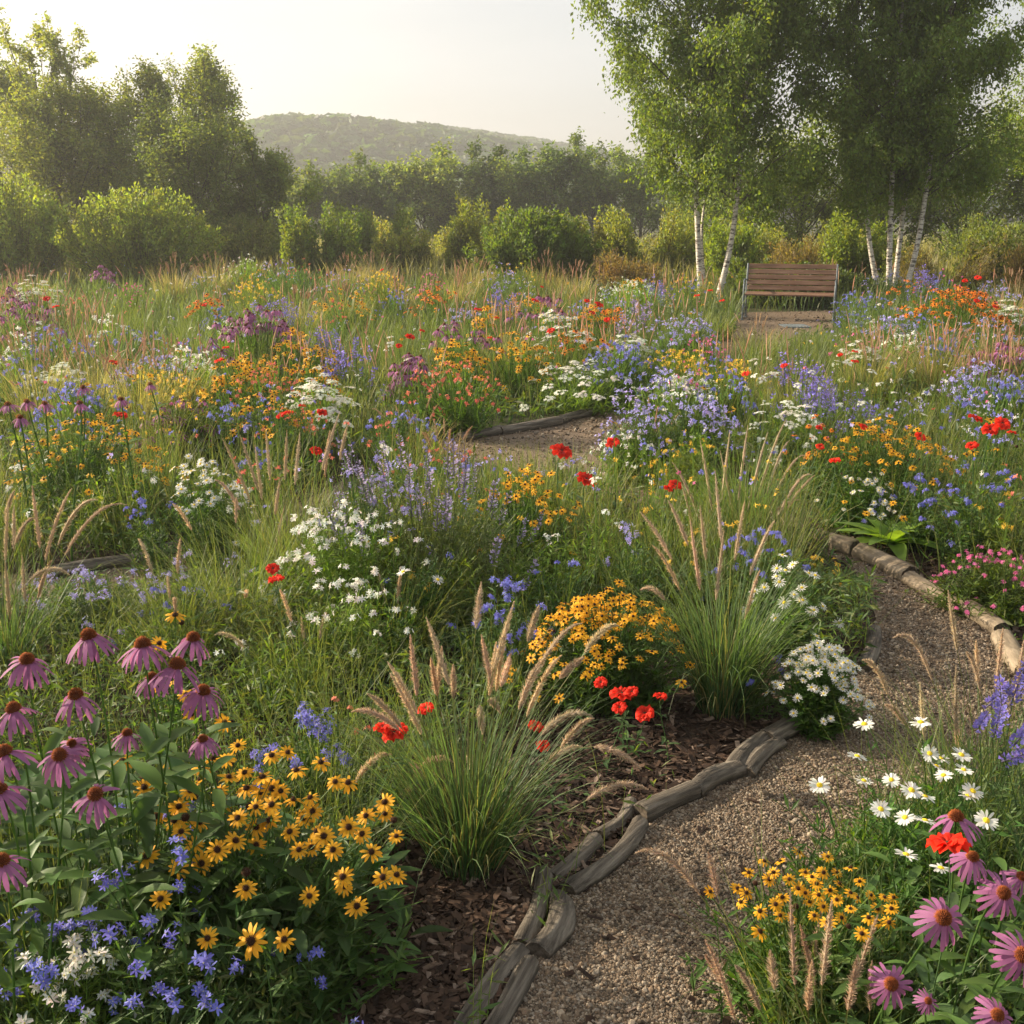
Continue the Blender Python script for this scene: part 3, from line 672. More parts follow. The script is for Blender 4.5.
# bark chips
mb = MB(); T = MB()
T.add([[-.5, -.5, 0], [.5, -.42, 0], [.55, .4, .02], [-.45, .5, 0], [-.5, -.5, .25], [.5, -.42, .3], [.55, .4, .25], [-.45, .5, .3]], np.ones((8, 3)),
      Q=[[4, 5, 6, 7], [0, 1, 5, 4], [1, 2, 6, 5], [2, 3, 7, 6], [3, 0, 4, 7]], m=M_CHIP)
gx, gy, gpx, gpy = scr_sample(rng, 60000, -40, 1060, 510, 1110)
k = (inpoly(gx, gy, MULCH) | inpoly(gx, gy, MULCH2)) & ~inpoly(gx, gy, PATH)
k2 = (~k & ~inpoly(gx, gy, PATH) & (rng.random(len(gx)) < .15)) | (inpoly(gx, gy, PATH) & (rng.random(len(gx)) < .012)); k |= k2; gx, gy = gx[k], gy[k]; n = len(gx)
ln = rng.uniform(.012, .05, n); sc = np.stack([ln, ln * rng.uniform(.18, .5, n), ln * rng.uniform(.12, .3, n)], -1)
N = rng.normal(0, .3, (n, 3)); N[:, 2] = 1
pal = np.array([(.05, .03, .02), (.08, .05, .034), (.035, .023, .017), (.14, .095, .068), (.065, .04, .027), (.22, .16, .12)])
fr = frames(N, rng.uniform(0, 6, n)) * sc[:, None, :]
mb.stamp(T, np.stack([gx, gy, .006 + rng.uniform(0, .014, n)], -1), fr, None, pal[rng.choice(6, n, p=[.25, .25, .2, .1, .15, .05])])
o = link('bark_mulch', mb.mesh('bark_mulch')); tag(o, 'shredded dark bark mulch on the beds beside the path', 'mulch', kind='stuff')

# ================================================================== EDGING LOGS
def log(a, b, r, m, label, seed, sag=.012, lift=.0):
    rng = np.random.default_rng(seed); A = at_z(*a, r * .7 + lift); B = at_z(*b, r * .7 + lift); D = B - A; Ln = np.linalg.norm(D); X = D / Ln
    Z = unit(np.array([0, 0, 1.]) - X * X[2]); Y = np.cross(Z, X); K, J = 46, 28
    th = np.arange(J) / J * 2 * pi; s = np.linspace(0, 1, K)
    ph = rng.uniform(0, 6, 12); am = rng.uniform(.4, 1, 12)
    bump = sum(am[i] * np.sin((i % 4 + 2) * th[None] + ph[i] + s[:, None] * (i - 3) * .25) for i in range(6)) * .035
    fur = sum(am[i] * np.sin((7 + 2 * (i - 6)) * th[None] + ph[i] + np.sin(s[:, None] * 3 + i) * .25) for i in range(6, 12)) * .022
    fine = rng.normal(0, .012, (1, J)) + rng.normal(0, .008, (K, J))
    tap = (1 - .06 * np.sin(s * pi * rng.uniform(1, 2.5) + ph[0]))[:, None]
    endr = np.minimum(1, np.minimum(s, 1 - s)[:, None] * Ln / r * 2 + .9)
    rad = r * (1 + bump + fur + fine) * tap * endr
    off = np.stack([np.zeros(K), np.sin(s * pi) * rng.normal(0, sag) + np.sin(s * 4 + ph[1]) * r * .04, np.sin(s * 3 + ph[2]) * r * .03], -1)
    flat = rng.uniform(.8, .95)
    V = np.stack([np.repeat((s * Ln)[:, None], J, 1) + rng.normal(0, r * .02, (K, J)) * ((s == 0) | (s == 1))[:, None], off[:, 1:2] + rad * np.cos(th), off[:, 2:3] + rad * np.sin(th) * flat], -1)
    mb = MB(); c = np.ones((K * J, 3)); i = (np.arange(K - 1)[:, None] * J); j = np.arange(J)[None]; j2 = (j + 1) % J
    mb.add(V, c, Q=np.stack([i + j, i + j2, i + J + j2, i + J + j], -1).reshape(-1, 4), m=m)
    for e, sg in ((0, -1), (K - 1, 1)):                              # weathered end grain, slightly dished
        ring = V[e]; cen = ring.mean(0); r2 = cen + (ring - cen) * .5 - np.array([sg * r * .06, 0, 0])
        mb.add(np.concatenate([ring, r2, [cen - [sg * r * .1, 0, 0]]]), np.ones((2 * J + 1, 3)), Q=np.stack([j[0], j2[0], J + j2[0], J + j[0]], -1), T=np.stack([J + j[0], J + j2[0], np.full(J, 2 * J)], -1), m=M_ENDG)
    o = link('edging_log', mb.mesh('edging_log', True), None, A); from mathutils import Matrix
    o.rotation_euler = Matrix(np.stack([X, Y, Z], -1).tolist()).to_euler()
    return tag(o, label, 'edging log', 'weathered logs edging the path')
D_, L_ = M_LOGD, M_LOGL
for i, q in enumerate([
    ((462, 1034), (521, 950), .036, D_, 'split grey log beside the mulch at the very bottom of the path edging'),
    ((489, 1040), (530, 962), .036, D_, 'grey edging log touching the gravel at the very bottom of the picture'),
    ((520, 946), (545, 872), .034, D_, 'slim dark log on the mulch side next to the short fat log'),
    ((536, 953), (561, 898), .046, D_, 'short fat dark log with a blunt end where the edging bends'),
    ((552, 878), (597, 838), .032, D_, 'knotty log under the arching blades of the big fountain grass'),
    ((566, 890), (641, 822), .038, D_, 'long smooth grey log along the gravel below the narrow forked one'),
    ((598, 836), (631, 802), .030, D_, 'narrow dark log leaning on the start of the long thick log'),
    ((640, 814), (694, 790), .050, D_, 'thick dark log in the middle of the edging beside bare mulch'),
    ((695, 791), (741, 769), .047, D_, 'rounded dark log continuing the edging towards the white daisy mound'),
    ((732, 770), (765, 737), .042, D_, 'upper of two slanting logs left of the white daisy mound'),
    ((748, 774), (780, 742), .040, D_, 'lower of two slanting logs touching the gravel near the daisy mound'),
    ((766, 738), (800, 720), .050, D_, 'stubby grey log tucked under the white daisy mound'),
    ((862, 668), (874, 630), .045, D_, 'grey log half hidden behind the white daisy mound'),
    ((838, 882), (872, 838), .045, L_, 'pale log beside the daisies on the near side of the gravel'),
    ((816, 538), (855, 550), .065, L_, 'sunlit log below the pale leafy rosette at the far bend'),
    ((859, 551), (909, 575), .062, L_, 'long sunlit timber with a split end at the far bend'),
    ((909, 578), (943, 597), .055, L_, 'sunlit timber at the bend above the open gravel'),
    ((938, 594), (1002, 630), .055, L_, 'long pale log curving beside the pink flower mound'),
    ((1002, 636), (1026, 672), .055, L_, 'knobbly pale log at the right side of the gravel bend'),
    ((776, 516), (798, 534), .075, L_, 'stubby pale log beside the dark gap at the path turn'),
    ((458, 439), (502, 430), .07, D_, 'grey log at the left end of the distant path edging'),
    ((500, 431), (560, 421), .07, D_, 'long grey log along the distant curve below coral flowers'),
    ((560, 421), (593, 412), .065, D_, 'grey log at the right end of the distant path edging'),
    ((52, 573), (143, 558), .06, D_, 'bluish grey log behind the lilac phlox on the left'),
    ((143, 557), (242, 532), .06, D_, 'bluish grey log under the white yarrow and daisies on the left')]):
    log(q[0], q[1], q[2] * (.74 if q[3] is D_ else .85), *q[3:], seed=50 + i)

# ================================================================== BENCH
def box(mb, c, d, m, Rm=None, bev=.0, col=(1, 1, 1)):
    x, y, z = np.array(d) / 2; b = bev
    P = np.array([[sx * (x - (b if a != 0 else 0)), sy * (y - (b if a != 1 else 0)), sz_ * (z - (b if a != 2 else 0))] for a in range(3) for sx in (-1, 1) for sy in (-1, 1) for sz_ in (-1, 1)])
    import bmesh
    bm = bmesh.new(); [bm.verts.new(p) for p in P]; bmesh.ops.convex_hull(bm, input=bm.verts[:]); bmesh.ops.recalc_face_normals(bm, faces=bm.faces[:])
    vs = [v for v in bm.verts]; 
    for ii, v in enumerate(vs): v.index = ii
    V = np.array([v.co[:] for v in vs]); bmesh.ops.triangulate(bm, faces=bm.faces[:]); Tt = np.array([[v.index for v in f.verts] for f in bm.faces]); bm.free()
    if Rm is not None: V = V @ np.array(Rm).T
    mb.add(V + np.array(c), np.broadcast_to(col, V.shape), T=Tt, m=m)
def bar(mb, pts, r, m, k=8):
    mb.tube(np.array(pts, float)[None], np.full((1, len(pts)), r), k, col3((1, 1, 1), 1), m)
bc = at_z(788, 320, 0)
bench = thing('garden_bench', (bc[0], bc[1], 0.008), 'wooden slatted garden bench with grey metal arms between two groups of birches', 'bench'); bench.rotation_euler = (0, 0, R(-17))
BW = 1.48
sb = MB(); 
for i in range(5): box(sb, (0, -.26 + i * .088, .43 + .004 * i), (BW, .076, .028), M_WOOD, bev=.006)
link('seat', sb.mesh('seat'), bench)
sb = MB(); a = R(14)
for i in range(5):
    h = .085 + i * .093; box(sb, (0, .17 + math.sin(a) * h, .44 + math.cos(a) * h), (BW, .026, .080), M_WOOD, [[1, 0, 0], [0, math.cos(a), math.sin(a)], [0, -math.sin(a), math.cos(a)]], bev=.006)
link('backrest', sb.mesh('backrest'), bench)
for sx in (-1, 1):
    x = sx * (BW / 2 + .012); fb = MB()
    bar(fb, [(x, .30, 0), (x, .24, .2), (x, .19, .42), (x, .17 + math.sin(a) * .28, .72), (x, .17 + math.sin(a) * .50, .93)], .017, M_IRON)
    bar(fb, [(x, -.33, 0), (x, -.30, .22), (x, -.30, .43), (x, -.30, .60), (x, -.27, .655), (x, -.2, .675), (x, .0, .668), (x, .22, .65)], .016, M_IRON)
    bar(fb, [(x, -.30, .405), (x, .19, .415)], .014, M_IRON); bar(fb, [(x, -.31, .14), (x, -.1, .2), (x, .1, .2), (x, .26, .14)], .010, M_IRON)
    for y in (-.33, .30): box(fb, (x, y, .006), (.06, .07, .012), M_IRON, bev=.002)
    link('end_frame', fb.mesh('end_frame', True), bench)
mid = MB(); bar(mid, [(-.0, -.28, .40), (0, .17, .41)], .012, M_IRON); bar(mid, [(0, .195, .41), (0, .205 + math.sin(a) * .5, .90)], .010, M_IRON); link('centre_brace', mid.mesh('centre_brace', True), bench)
g0 = at_z(795, 327, 0); gm = MB(); box(gm, (0, 0, .012), (.42, .5, .014), M_IRON, bev=.004)
for i in range(7): box(gm, (-.15 + i * .05, 0, .022), (.018, .4, .008), M_IRON, bev=.002)
o = link('drain_cover', gm.mesh('drain_cover'), None, (g0[0], g0[1], .004)); tag(o, 'small dark metal grate set flat in the path before the bench', 'drain cover')

# ================================================================== HILLS
hx = np.linspace(-520, 520, 160); hy = np.linspace(110, 760, 90); HX, HY = np.meshgrid(hx, hy, indexing='ij')
RX = np.array([-2000, 0, 120, 260, 330, 400, 460, 520, 570, 610, 700, 900, 1100, 3000]); RY = np.array([150, 135, 127, 122, 121, 122, 125, 130, 136, 143, 165, 178, 185, 200])
def hill_z(x, y):
    px = 512 + F * x / (y * cP); ry = np.interp(px * 1., RX, RY); r = (HZ - ry) * 430 / F + CH - 8.5
    t = np.clip((y - 150) / 280, 0, 1); prof = t * t * (3 - 2 * t); back = np.clip((y - 430) / 330, 0, 1)
    und = 1.6 * np.sin(x / 37 + y / 90) + 1.1 * np.sin(x / 17 - y / 41)
    spur = 9 * np.exp(-((x + 60 - (y - 230) * .6) / 40) ** 2) * np.exp(-((y - 250) / 60) ** 2)
    return prof * r * (1 - .25 * back ** 2) + und * np.minimum(prof * 3, 1) * (1 - .8 * np.exp(-((y - 430) / 40) ** 2)) + spur - .5
HZ_ = hill_z(HX, HY); mb = MB(); i = np.arange(159)[:, None] * 90 + np.arange(89)[None]
mb.add(np.stack([HX, HY, HZ_], -1), np.ones((HX.size, 3)), Q=np.stack([i, i + 90, i + 91, i + 1], -1).reshape(-1, 4), m=M_HILL)
o = link('hill', mb.mesh('hill', True)); o['kind'] = 'structure'
rng = np.random.default_rng(11); n = 9000; tx = rng.uniform(-210, 130, n); ty = rng.uniform(200, 445, n); tz = hill_z(tx, ty)
cl = MB(); q = 34; th = rng.uniform(0, 2 * pi, q); u = rng.random(q); rr = np.sqrt(1 - u * u)
Pq = np.stack([rr * np.cos(th), rr * np.sin(th), u * 1.25], -1) * rng.uniform(.75, 1.05, (q, 1))
cl.stamp(rhomb(.85, .75, M_LEAF), Pq - [0, .2, 0], frames(Pq + rng.normal(0, .35, Pq.shape), rng.uniform(0, 6, q)), rng.uniform(.7, 1.2, q), col3((1, 1, 1), q, rng, .2))
mb = MB(); mb.stamp(cl, np.stack([tx, ty, tz], -1), frames(np.tile([[0, 0, 1.]], (n, 1)), rng.uniform(0, 6, n)), rng.uniform(1.6, 3.1, n), col3((.05, .085, .022), n, rng, .45, .15))
o = link('hill_forest', mb.mesh('hill_forest')); tag(o, 'hazy wooded ridge covering the low hill on the horizon', 'forest', kind='stuff')

# ================================================================== BACKGROUND TREES
TG = 'trees behind the meadow'
def bt(name, px, top, Y, wpx, label, **k):
    x = at_y(px, 260, Y)[0]; H = CH + (HZ - top) * Y / F; k['nl'] = int(k['nl'] * 1.3); k['col'] = tuple(1.35 * c for c in k['col']); return make_tree(name, (x, Y), H, wpx / 2 * Y / F * 1.5, label, 'tree', TG, **k)
OL = (.13, .155, .04)
bt('open_tree', 66, 74, 34, 112, 'tall airy tree on the left with open branching crown against the sky', n1=15, n2=7, nl=6000, lsz=.12, col=(.17, .20, .05), th=.75, dth=-.25, t0=.33, seed=3, rt=.15, gauss=.12,
   shape=lambda v: .35 + .8 * np.sin(v * pi) ** .6)
bt('leafy_tree', 12, 92, 36, 130, 'broad leafy tree cut by the left side of the picture', n1=26, n2=10, nl=17000, lsz=.11, col=OL, t0=.1, seed=4, gauss=.22)
bt('leafy_tree', 112, 122, 35, 120, 'rounded leafy tree just right of the tall airy tree', n1=26, n2=10, nl=19000, lsz=.11, col=OL, t0=.06, seed=5, gauss=.22)
bt('willow_tree', 168, 100, 35, 95, 'slender willow-like tree left of the tallest wispy willow', n1=24, n2=10, nl=15000, lsz=.11, col=OL, t0=.06, seed=6, th=.5, gauss=.2)
bt('willow_tree', 222, 92, 34, 115, 'tallest wispy willow-like tree with feathery top left of the hill', n1=26, n2=10, nl=17000, lsz=.10, col=(.14, .17, .045), t0=.06, seed=7, th=.5, gauss=.2)
bt('leafy_tree', 272, 185, 33, 88, 'low round tree at the right end of the willow row', n1=24, n2=10, nl=15000, lsz=.10, col=(.12, .155, .04), t0=.04, seed=8, gauss=.22)
bt('leafy_tree', 60, 150, 33, 130, 'dense low tree filling the space below the airy tree', n1=26, n2=10, nl=17000, lsz=.11, col=OL, t0=.04, seed=28, gauss=.25)
bt('leafy_tree', 195, 165, 32, 130, 'dark dense low tree in front of the willow trunks', n1=26, n2=10, nl=17000, lsz=.10, col=(.10, .13, .035), t0=.03, seed=29, gauss=.25)
for px, top, w, c, lab in ((352, 170, 62, (.085, .12, .032), 'rounded dark tree at the foot of the hill beside the willow row'), (392, 175, 50, (.09, .13, .035), 'smaller rounded tree left of the pale pointed one'),
        (425, 150, 62, (.14, .18, .05), 'pale green pointed tree in the middle of the far row'), (481, 151, 52, (.065, .095, .03), 'darkest round tree of the far row'),
        (520, 168, 52, (.13, .17, .045), 'pale low tree between the darkest round one and the tall dark one'), (551, 138, 56, (.08, .12, .035), 'tall dark tree of the far row nearest the birches'),
        (592, 156, 60, (.11, .15, .042), 'mid green tree half hidden by the left birches'), (640, 165, 70, (.11, .15, .042), 'green tree seen behind the left birch trunks'),
        (455, 188, 60, (.15, .18, .05), 'low pale tree in front of the far row'), (310, 185, 60, (.12, .155, .04), 'low tree at the right foot of the willow row')):
    bt('leafy_tree', px, top + 36, 58, w * 1.25, lab, n1=20, n2=8, nl=7500, lsz=.2, col=c, t0=.04, seed=int(px), gauss=.28)
for px, top, w, c, lab in ((720, 175, 110, (.11, .15, .042), 'leafy tree behind the bench left end'), (800, 160, 130, (.14, .18, .045), 'dark leafy tree behind the bench'),
        (880, 165, 120, (.14, .18, .045), 'dark leafy tree behind the four birch trunks'), (960, 160, 130, (.14, .18, .045), 'dark leafy tree right of the birch trunks'), (1035, 150, 120, (.14, .18, .045), 'dark tree cut by the right side of the picture')):
    bt('leafy_tree', px, top + 24, 36, w, lab, n1=22, n2=9, nl=12000, lsz=.12, col=c, t0=.04, seed=int(px), gauss=.28)

# shrubs
B1 = (.20, .25, .045)
for a in ((20, 176, 300, 125, 27, 'bright green rounded shrub at the left side of the picture', B1, 0, 150, 110), (145, 189, 300, 148, 27, 'wide bright green shrub below the willow-like trees', B1, 0, 190, 110),
          (300, 205, 300, 40, 27.5, 'small pointed shrub at the left of the twin pointed pair', B1, .7, 60, 90), (330, 203, 300, 92, 28, 'bushy green shrub with several pointed shoots left of the gap', (.11, .16, .03), .6, 130, 90),
          (400, 222, 300, 60, 30, 'small yellow-green shrub in the gap at the middle of the row', (.19, .21, .06), .5, 90, 80), (452, 193, 300, 70, 30, 'yellow-green shrub with one tall leading shoot', (.17, .2, .045), .9, 100, 90),
          (533, 207, 300, 118, 26, 'dense round green shrub left of the birches', (.10, .15, .03), 0, 180, 110), (498, 200, 300, 45, 29, 'pointed yellow-green shrub behind the dense round one', (.17, .2, .045), .9, 70, 80),
          (598, 210, 300, 70, 29, 'pale yellowish shrub just right of the dense round one', (.2, .21, .055), .2, 100, 90), (655, 205, 300, 110, 29, 'yellow-green shrub behind the left birch trunks', (.19, .22, .05), .2, 150, 90),
          (640, 248, 305, 105, 24.5, 'reddish brown feathery shrub left of the birch trunks', (.19, .14, .075), .2, 170, 60), (735, 215, 300, 95, 27, 'lime green shrub between birches and bench', (.16, .22, .04), .2, 150, 90),
          (745, 245, 305, 60, 24.2, 'low dark green shrub left behind the bench', (.09, .13, .03), .2, 120, 70), (795, 232, 310, 75, 23.6, 'russet brown feathery shrub directly behind the bench', (.19, .155, .07), .2, 150, 60),
          (790, 262, 318, 130, 22.4, 'low leafy green shrub under and behind the bench', (.08, .12, .03), 0, 170, 60), (850, 205, 300, 100, 27, 'lime green shrub behind the four birch trunks', (.16, .21, .035), .2, 160, 90),
          (905, 235, 300, 60, 26, 'yellowish shrub between and behind the birch trunks', (.15, .19, .04), .2, 110, 80),
          (250, 215, 300, 120, 31, 'olive shrub filling the space under the low round tree', (.15, .18, .05), 0, 160, 90), (40, 205, 300, 160, 31, 'olive shrub behind the bright one at the left side', (.15, .18, .05), 0, 160, 90), (375, 205, 300, 110, 33, 'olive shrub behind the small yellow-green one', (.14, .18, .05), .1, 150, 90),
          (425, 215, 300, 120, 36, 'pale yellow-green shrub deep in the gap of the row', (.22, .23, .07), .2, 150, 90), (585, 225, 300, 150, 32, 'wide yellow-green shrub behind the reddish brown one', (.20, .22, .06), .1, 170, 90), (700, 215, 300, 130, 31, 'pale green shrub far behind the left birch trunks', (.20, .23, .055), .1, 170, 90),
          (770, 215, 300, 120, 31, 'bright yellow-green shrub far behind the bench', (.22, .25, .05), .1, 170, 90), (830, 225, 300, 120, 30, 'bright yellow-green shrub between bench and four birches', (.21, .24, .05), .1, 170, 90), (975, 215, 300, 130, 30, 'olive green shrub far behind the orange mound', (.15, .19, .05), .1, 170, 90),
          (940, 238, 305, 90, 24, 'brownish feathery shrub right of the birch trunks', (.16, .14, .06), .2, 160, 60), (995, 222, 305, 75, 24.5, 'green shrub with upright twigs near the right side', (.13, .16, .04), .6, 120, 80),
          (1035, 230, 310, 60, 22, 'tan upright brushy shrub cut by the right side', (.24, .18, .08), .5, 120, 60)):
    px, top, bot, w, Y, lab, c, sp, nn_, per = a
    make_bush('shrub', px, top, bot, w, Y, lab, c, nn_, per, .075, sp, seed=int(px + Y), leaf=LEAF_N if 'feathery' in lab or 'brushy' in lab else LEAF_S)

# ================================================================== BIRCHES
BG = 'birches beside the bench'
def birch(pts, Y, H, R_, label, seed, nl, rt=.062, lean=(0, 0), col=(.14, .20, .042), t0=.26):
    P = np.array([at_y(px, py, Y) for px, py in pts]); b = P[0].copy(); P[:, 2] = np.maximum(P[:, 2], 0); P[0, 2] = 0
    d = unit(P[-1] - P[-2]); 
    while P[-1, 2] < H: d = unit(d + np.array([lean[0], lean[1], .35])); P = np.concatenate([P, [P[-1] + d * .9]])
    return make_tree('birch_tree', (b[0], b[1]), H, R_ * 1.08, label, 'birch tree', BG, trunk=P - [b[0], b[1], 0], rt=rt, t0=t0, n1=44, n2=11, nl=int(nl * 1.7), lsz=.08, col=col, th=.95, dth=.15, weep=.75, seed=seed,
                     bark=M_BIRCH, gauss=.17, shape=lambda v: .62 + .55 * np.sin(np.clip(v, 0, 1) * pi) ** .8 - .45 * np.clip(v - .7, 0, 1), jit=.35)
birch([(702, 305), (698, 250), (697, 200), (694, 145)], 22.0, 7.6, 2.15, 'nearly straight white-barked birch, left trunk of the pair beside the bench', 21, 36000, lean=(-.03, 0), col=(.13, .185, .04), t0=.26)
birch([(706, 305), (702, 255), (700, 225), (712, 160)], 22.3, 7.0, 1.3, 'thin birch stem pressed against the left trunk of the pair', 22, 12000, rt=.035, t0=.4)
birch([(716, 303), (728, 260), (735, 225), (740, 165)], 21.8, 7.9, 2.1, 'white birch leaning right, nearest the left end of the bench', 23, 30000, lean=(.02, .03), t0=.24)
birch([(881, 306), (874, 270), (868, 240), (866, 200)], 22.2, 7.4, 1.7, 'leftmost birch of the group of four, leaning left', 24, 25000, rt=.055, lean=(-.06, 0), t0=.25)
birch([(889, 307), (889, 260), (891, 200)], 22.0, 7.8, 1.5, 'straight upright birch, second from the left in the group of four', 25, 21000, rt=.06, t0=.27)
birch([(893, 307), (897, 265), (902, 220), (909, 175)], 22.5, 7.2, 1.5, 'slightly leaning birch, third from the left in the group of four', 26, 20000, rt=.055, t0=.27)
birch([(901, 304), (914, 262), (920, 235), (928, 180), (935, 120)], 21.9, 8.2, 2.0, 'rightmost birch of the group of four, leaning right', 27, 30000, rt=.058, lean=(.03, 0), t0=.24)
birch([(1080, 300), (1080, 250), (1078, 200)], 24.5, 7.6, 2.0, 'birch whose crown hangs in from the right side, its trunk out of the picture', 28, 26000, rt=.06, lean=(.02, 0), t0=.25)

# ================================================================== FILLER GRASS AND UNDERGROWTH
WIN = [(425, 598, 448), (45, 250, 585), (795, 905, 574), (735, 840, 330)]
def maxh(x, y, px, py, h):
    for x0, x1, yl in WIN:
        k = (px > x0) & (px < x1) & (py > yl - 12)
        # tallest blade at this spot whose tip stays below the picture row yl
        v = -(yl - 512) / F; s_ = (-sP + v * cP) / (cP + v * sP); hh = CH + s_ * y
        h = np.where(k, np.minimum(h, np.maximum(hh, .05)), h)
    return h
POLYS = [PATH, MULCH]
def free(x, y, mulch=True):
    k = inpoly(x, y, PATH)
    if mulch: k |= inpoly(x, y, MULCH) | inpoly(x, y, MULCH2)
    return ~k
def fill_grass(name, label, n, y0, y1, h0, h1, wd, cols, tip, seed, K=5, x0=-370, x1=1400, th=.35, patch=3.5):
    n = int(n * 1.45); rng = np.random.default_rng(seed); x, y, px, py = scr_sample(rng, n, x0, x1, y0, y1)
    pn = np.sin(x * patch + seed) * np.sin(y * patch * .7 + seed * 2) + .5 * np.sin(x * patch * 2.3 + y * 2)
    k = free(x, y) & (rng.random(n) < .65 + .35 * pn) & (y < 27.5); x, y, px, py, pn = x[k], y[k], px[k], py[k], pn[k]; n = len(x)
    # keep the edges of the path clear
    h = rng.uniform(h0, h1, n) * (1 + .25 * pn); h = maxh(x, y, px, py, h); az = rng.uniform(0, 2 * pi, n)
    ok = h > .07; x, y, h, az = x[ok], y[ok], h[ok], az[ok]; n = len(x)
    c = np.array(cols)[rng.integers(0, len(cols), n)] * rng.uniform(.7, 1.3, (n, 1)); mb = MB()
    blades(mb, rng, np.stack([x, y, 0 * x], -1), az, np.abs(rng.normal(0, th, n)), np.abs(rng.normal(.4, .4, n)), h * 1.12, wd * np.clip(y / 4, .8, 7) * rng.uniform(.6, 1.2, n), c, K, tip=tip)
    o = link(name, mb.mesh(name)); return tag(o, label, 'grass', kind='stuff')
GC = [(.075, .13, .03), (.055, .105, .025), (.10, .15, .035), (.13, .15, .05), (.08, .14, .045)]
fill_grass('grass', 'fine green grass blades growing among the nearest flowers', 15000, 560, 1080, .14, .42, .0032, GC, (.2, .22, .07), 41, 5)
fill_grass('meadow_grass', 'green and straw grass filling the middle beds', 36000, 370, 620, .22, .52, .0032, GC + [(.2, .18, .075)], (.21, .22, .08), 42, 4)
fill_grass('tall_grass', 'straw-tipped tall grass of the far meadow', 65000, 266, 400, .30, .56, .0034, GC, (.16, .19, .07), 43, 4)
def far_field():
    rng = np.random.default_rng(48); n = 42000; y = rng.uniform(26, 62, n); x = rng.uniform(-1, 1, n) * y * .55; h = rng.uniform(.4, .95, n); c = np.array([(.20, .21, .07), (.15, .18, .05), (.28, .25, .12)])[rng.integers(0, 3, n)] * rng.uniform(.7, 1.2, (n, 1))
    mb = MB(); blades(mb, rng, np.stack([x, y, 0 * x], -1), rng.uniform(0, 6.28, n), np.abs(rng.normal(0, .3, n)), np.abs(rng.normal(.4, .3, n)), h, np.full(n, .035), c, 4, tip=(.34, .30, .15))
    tag(link('field_grass', mb.mesh('field_grass')), 'pale rough grass between and behind the shrubs', 'grass', kind='stuff')
far_field()
# seed heads over the far meadow
rng = np.random.default_rng(44); x, y, px, py = scr_sample(rng, 9500, -340, 1360, 272, 420); pn = np.sin(x * .9 + 1) * np.sin(y * .55) + .4 * np.sin(x * 2.1 + y)
k = free(x, y) & (rng.random(len(x)) < .1 + .6 * pn) & (y < 27) ; x, y, px, py = x[k], y[k], px[k], py[k]; n = len(x)
h = maxh(x, y, px, py, rng.uniform(.5, .86, n)); k = h > .4; x, y, h = x[k], y[k], h[k]; n = len(x)
mb = MB(); az = rng.uniform(0, 2 * pi, n); C = curve(np.stack([x, y, 0 * x], -1), az, np.abs(rng.normal(0, .12, n)), np.abs(rng.normal(.25, .25, n)), h, 8, 2)
w = np.array([.25, .25, .25, .25, .3, 1., 1.1, .15])[None] * .009 * np.clip(y / 12, .6, 1.8)[:, None]
cc = np.array([(.2, .2, .08)] * 5 + [(.50, .34, .22)] * 3)[None] * rng.uniform(.7, 1.2, (n, 1, 1)) * np.where(rng.random((n, 1, 1)) < .4, np.array([1.05, .85, .9]), 1.)
mb.tube(C, w * .5, 4, cc, M_PLUME)
o = link('seeding_grass', mb.mesh('seeding_grass')); tag(o, 'pinkish beige seed heads of grasses across the far meadow', 'grass', kind='stuff')
# broad undergrowth leaves
def undergrowth(name, label, n, y0, y1, h, ls, cols, seed):
    rng = np.random.default_rng(seed); x, y, px, py = scr_sample(rng, int(n * 1.45), -370, 1400, y0, y1)
    pn = .5 + .5 * np.sin(x * 2.7 + 1) * np.sin(y * 2.1 + 2); k = free(x, y) & (y < 26); x, y, px, py, pn = [q[k] for q in (x, y, px, py, pn)]
    z = maxh(x, y, px, py, h * (.35 + .65 * pn)) * rng.random(len(x)) ** .8; P = np.stack([x, y, z], -1); mb = MB(); n = len(x)
    mb.stamp(LEAF_N, P, rnd_frames(rng, n, .7), ls * np.clip(y / 3.5, .9, 3.2) * rng.uniform(.6, 1.3, n), np.array(cols)[rng.integers(0, len(cols), n)] * rng.uniform(.65, 1.3, (n, 1)))
    o = link(name, mb.mesh(name)); return tag(o, label, 'undergrowth', kind='stuff')
undergrowth('undergrowth', 'low leafy green undergrowth between the meadow flowers', 120000, 268, 1080, .34, .045, GC, 51)
# scattered tiny wild flowers that belong to no clump
rng = np.random.default_rng(61); mb = MB(); x, y, px, py = scr_sample(rng, 3000, -340, 1360, 272, 620)
k = free(x, y) & (y < 27) & (rng.random(len(x)) < .6); x, y, px, py = x[k], y[k], px[k], py[k]
h0_ = rng.uniform(.42, .74, len(x)); h = maxh(x, y, px, py, h0_); k = h >= h0_ - 1e-6; x, y, h = x[k], y[k], h[k]
zone = np.floor(x / 1.7).astype(int) * 7 + np.floor(y / 1.3).astype(int) * 3
kinds = ['white', 'blue', 'lilac', 'yarrow', 'susan', 'coral', 'white', 'lilac', 'blue', 'yellow', 'pink']
kk = np.where(rng.random(len(x)) < .75, zone % 11, rng.integers(0, 11, len(x)))
for i, kd in enumerate(kinds):
    s_ = np.where(kk == i)[0]
    for v in range(3):
        q = s_[v::3]
        if len(q):
            N = unit(np.stack([rng.normal(0, .3, len(q)), rng.normal(-.3, .3, len(q)), np.ones(len(q))], -1))
            for part in head(kd, 2)[v][:2]:
                if part is not None: mb.stamp(part, np.stack([x[q], y[q], h[q]], -1), frames(N, rng.uniform(0, 6, len(q))), rng.uniform(.6, 1.05, len(q)))
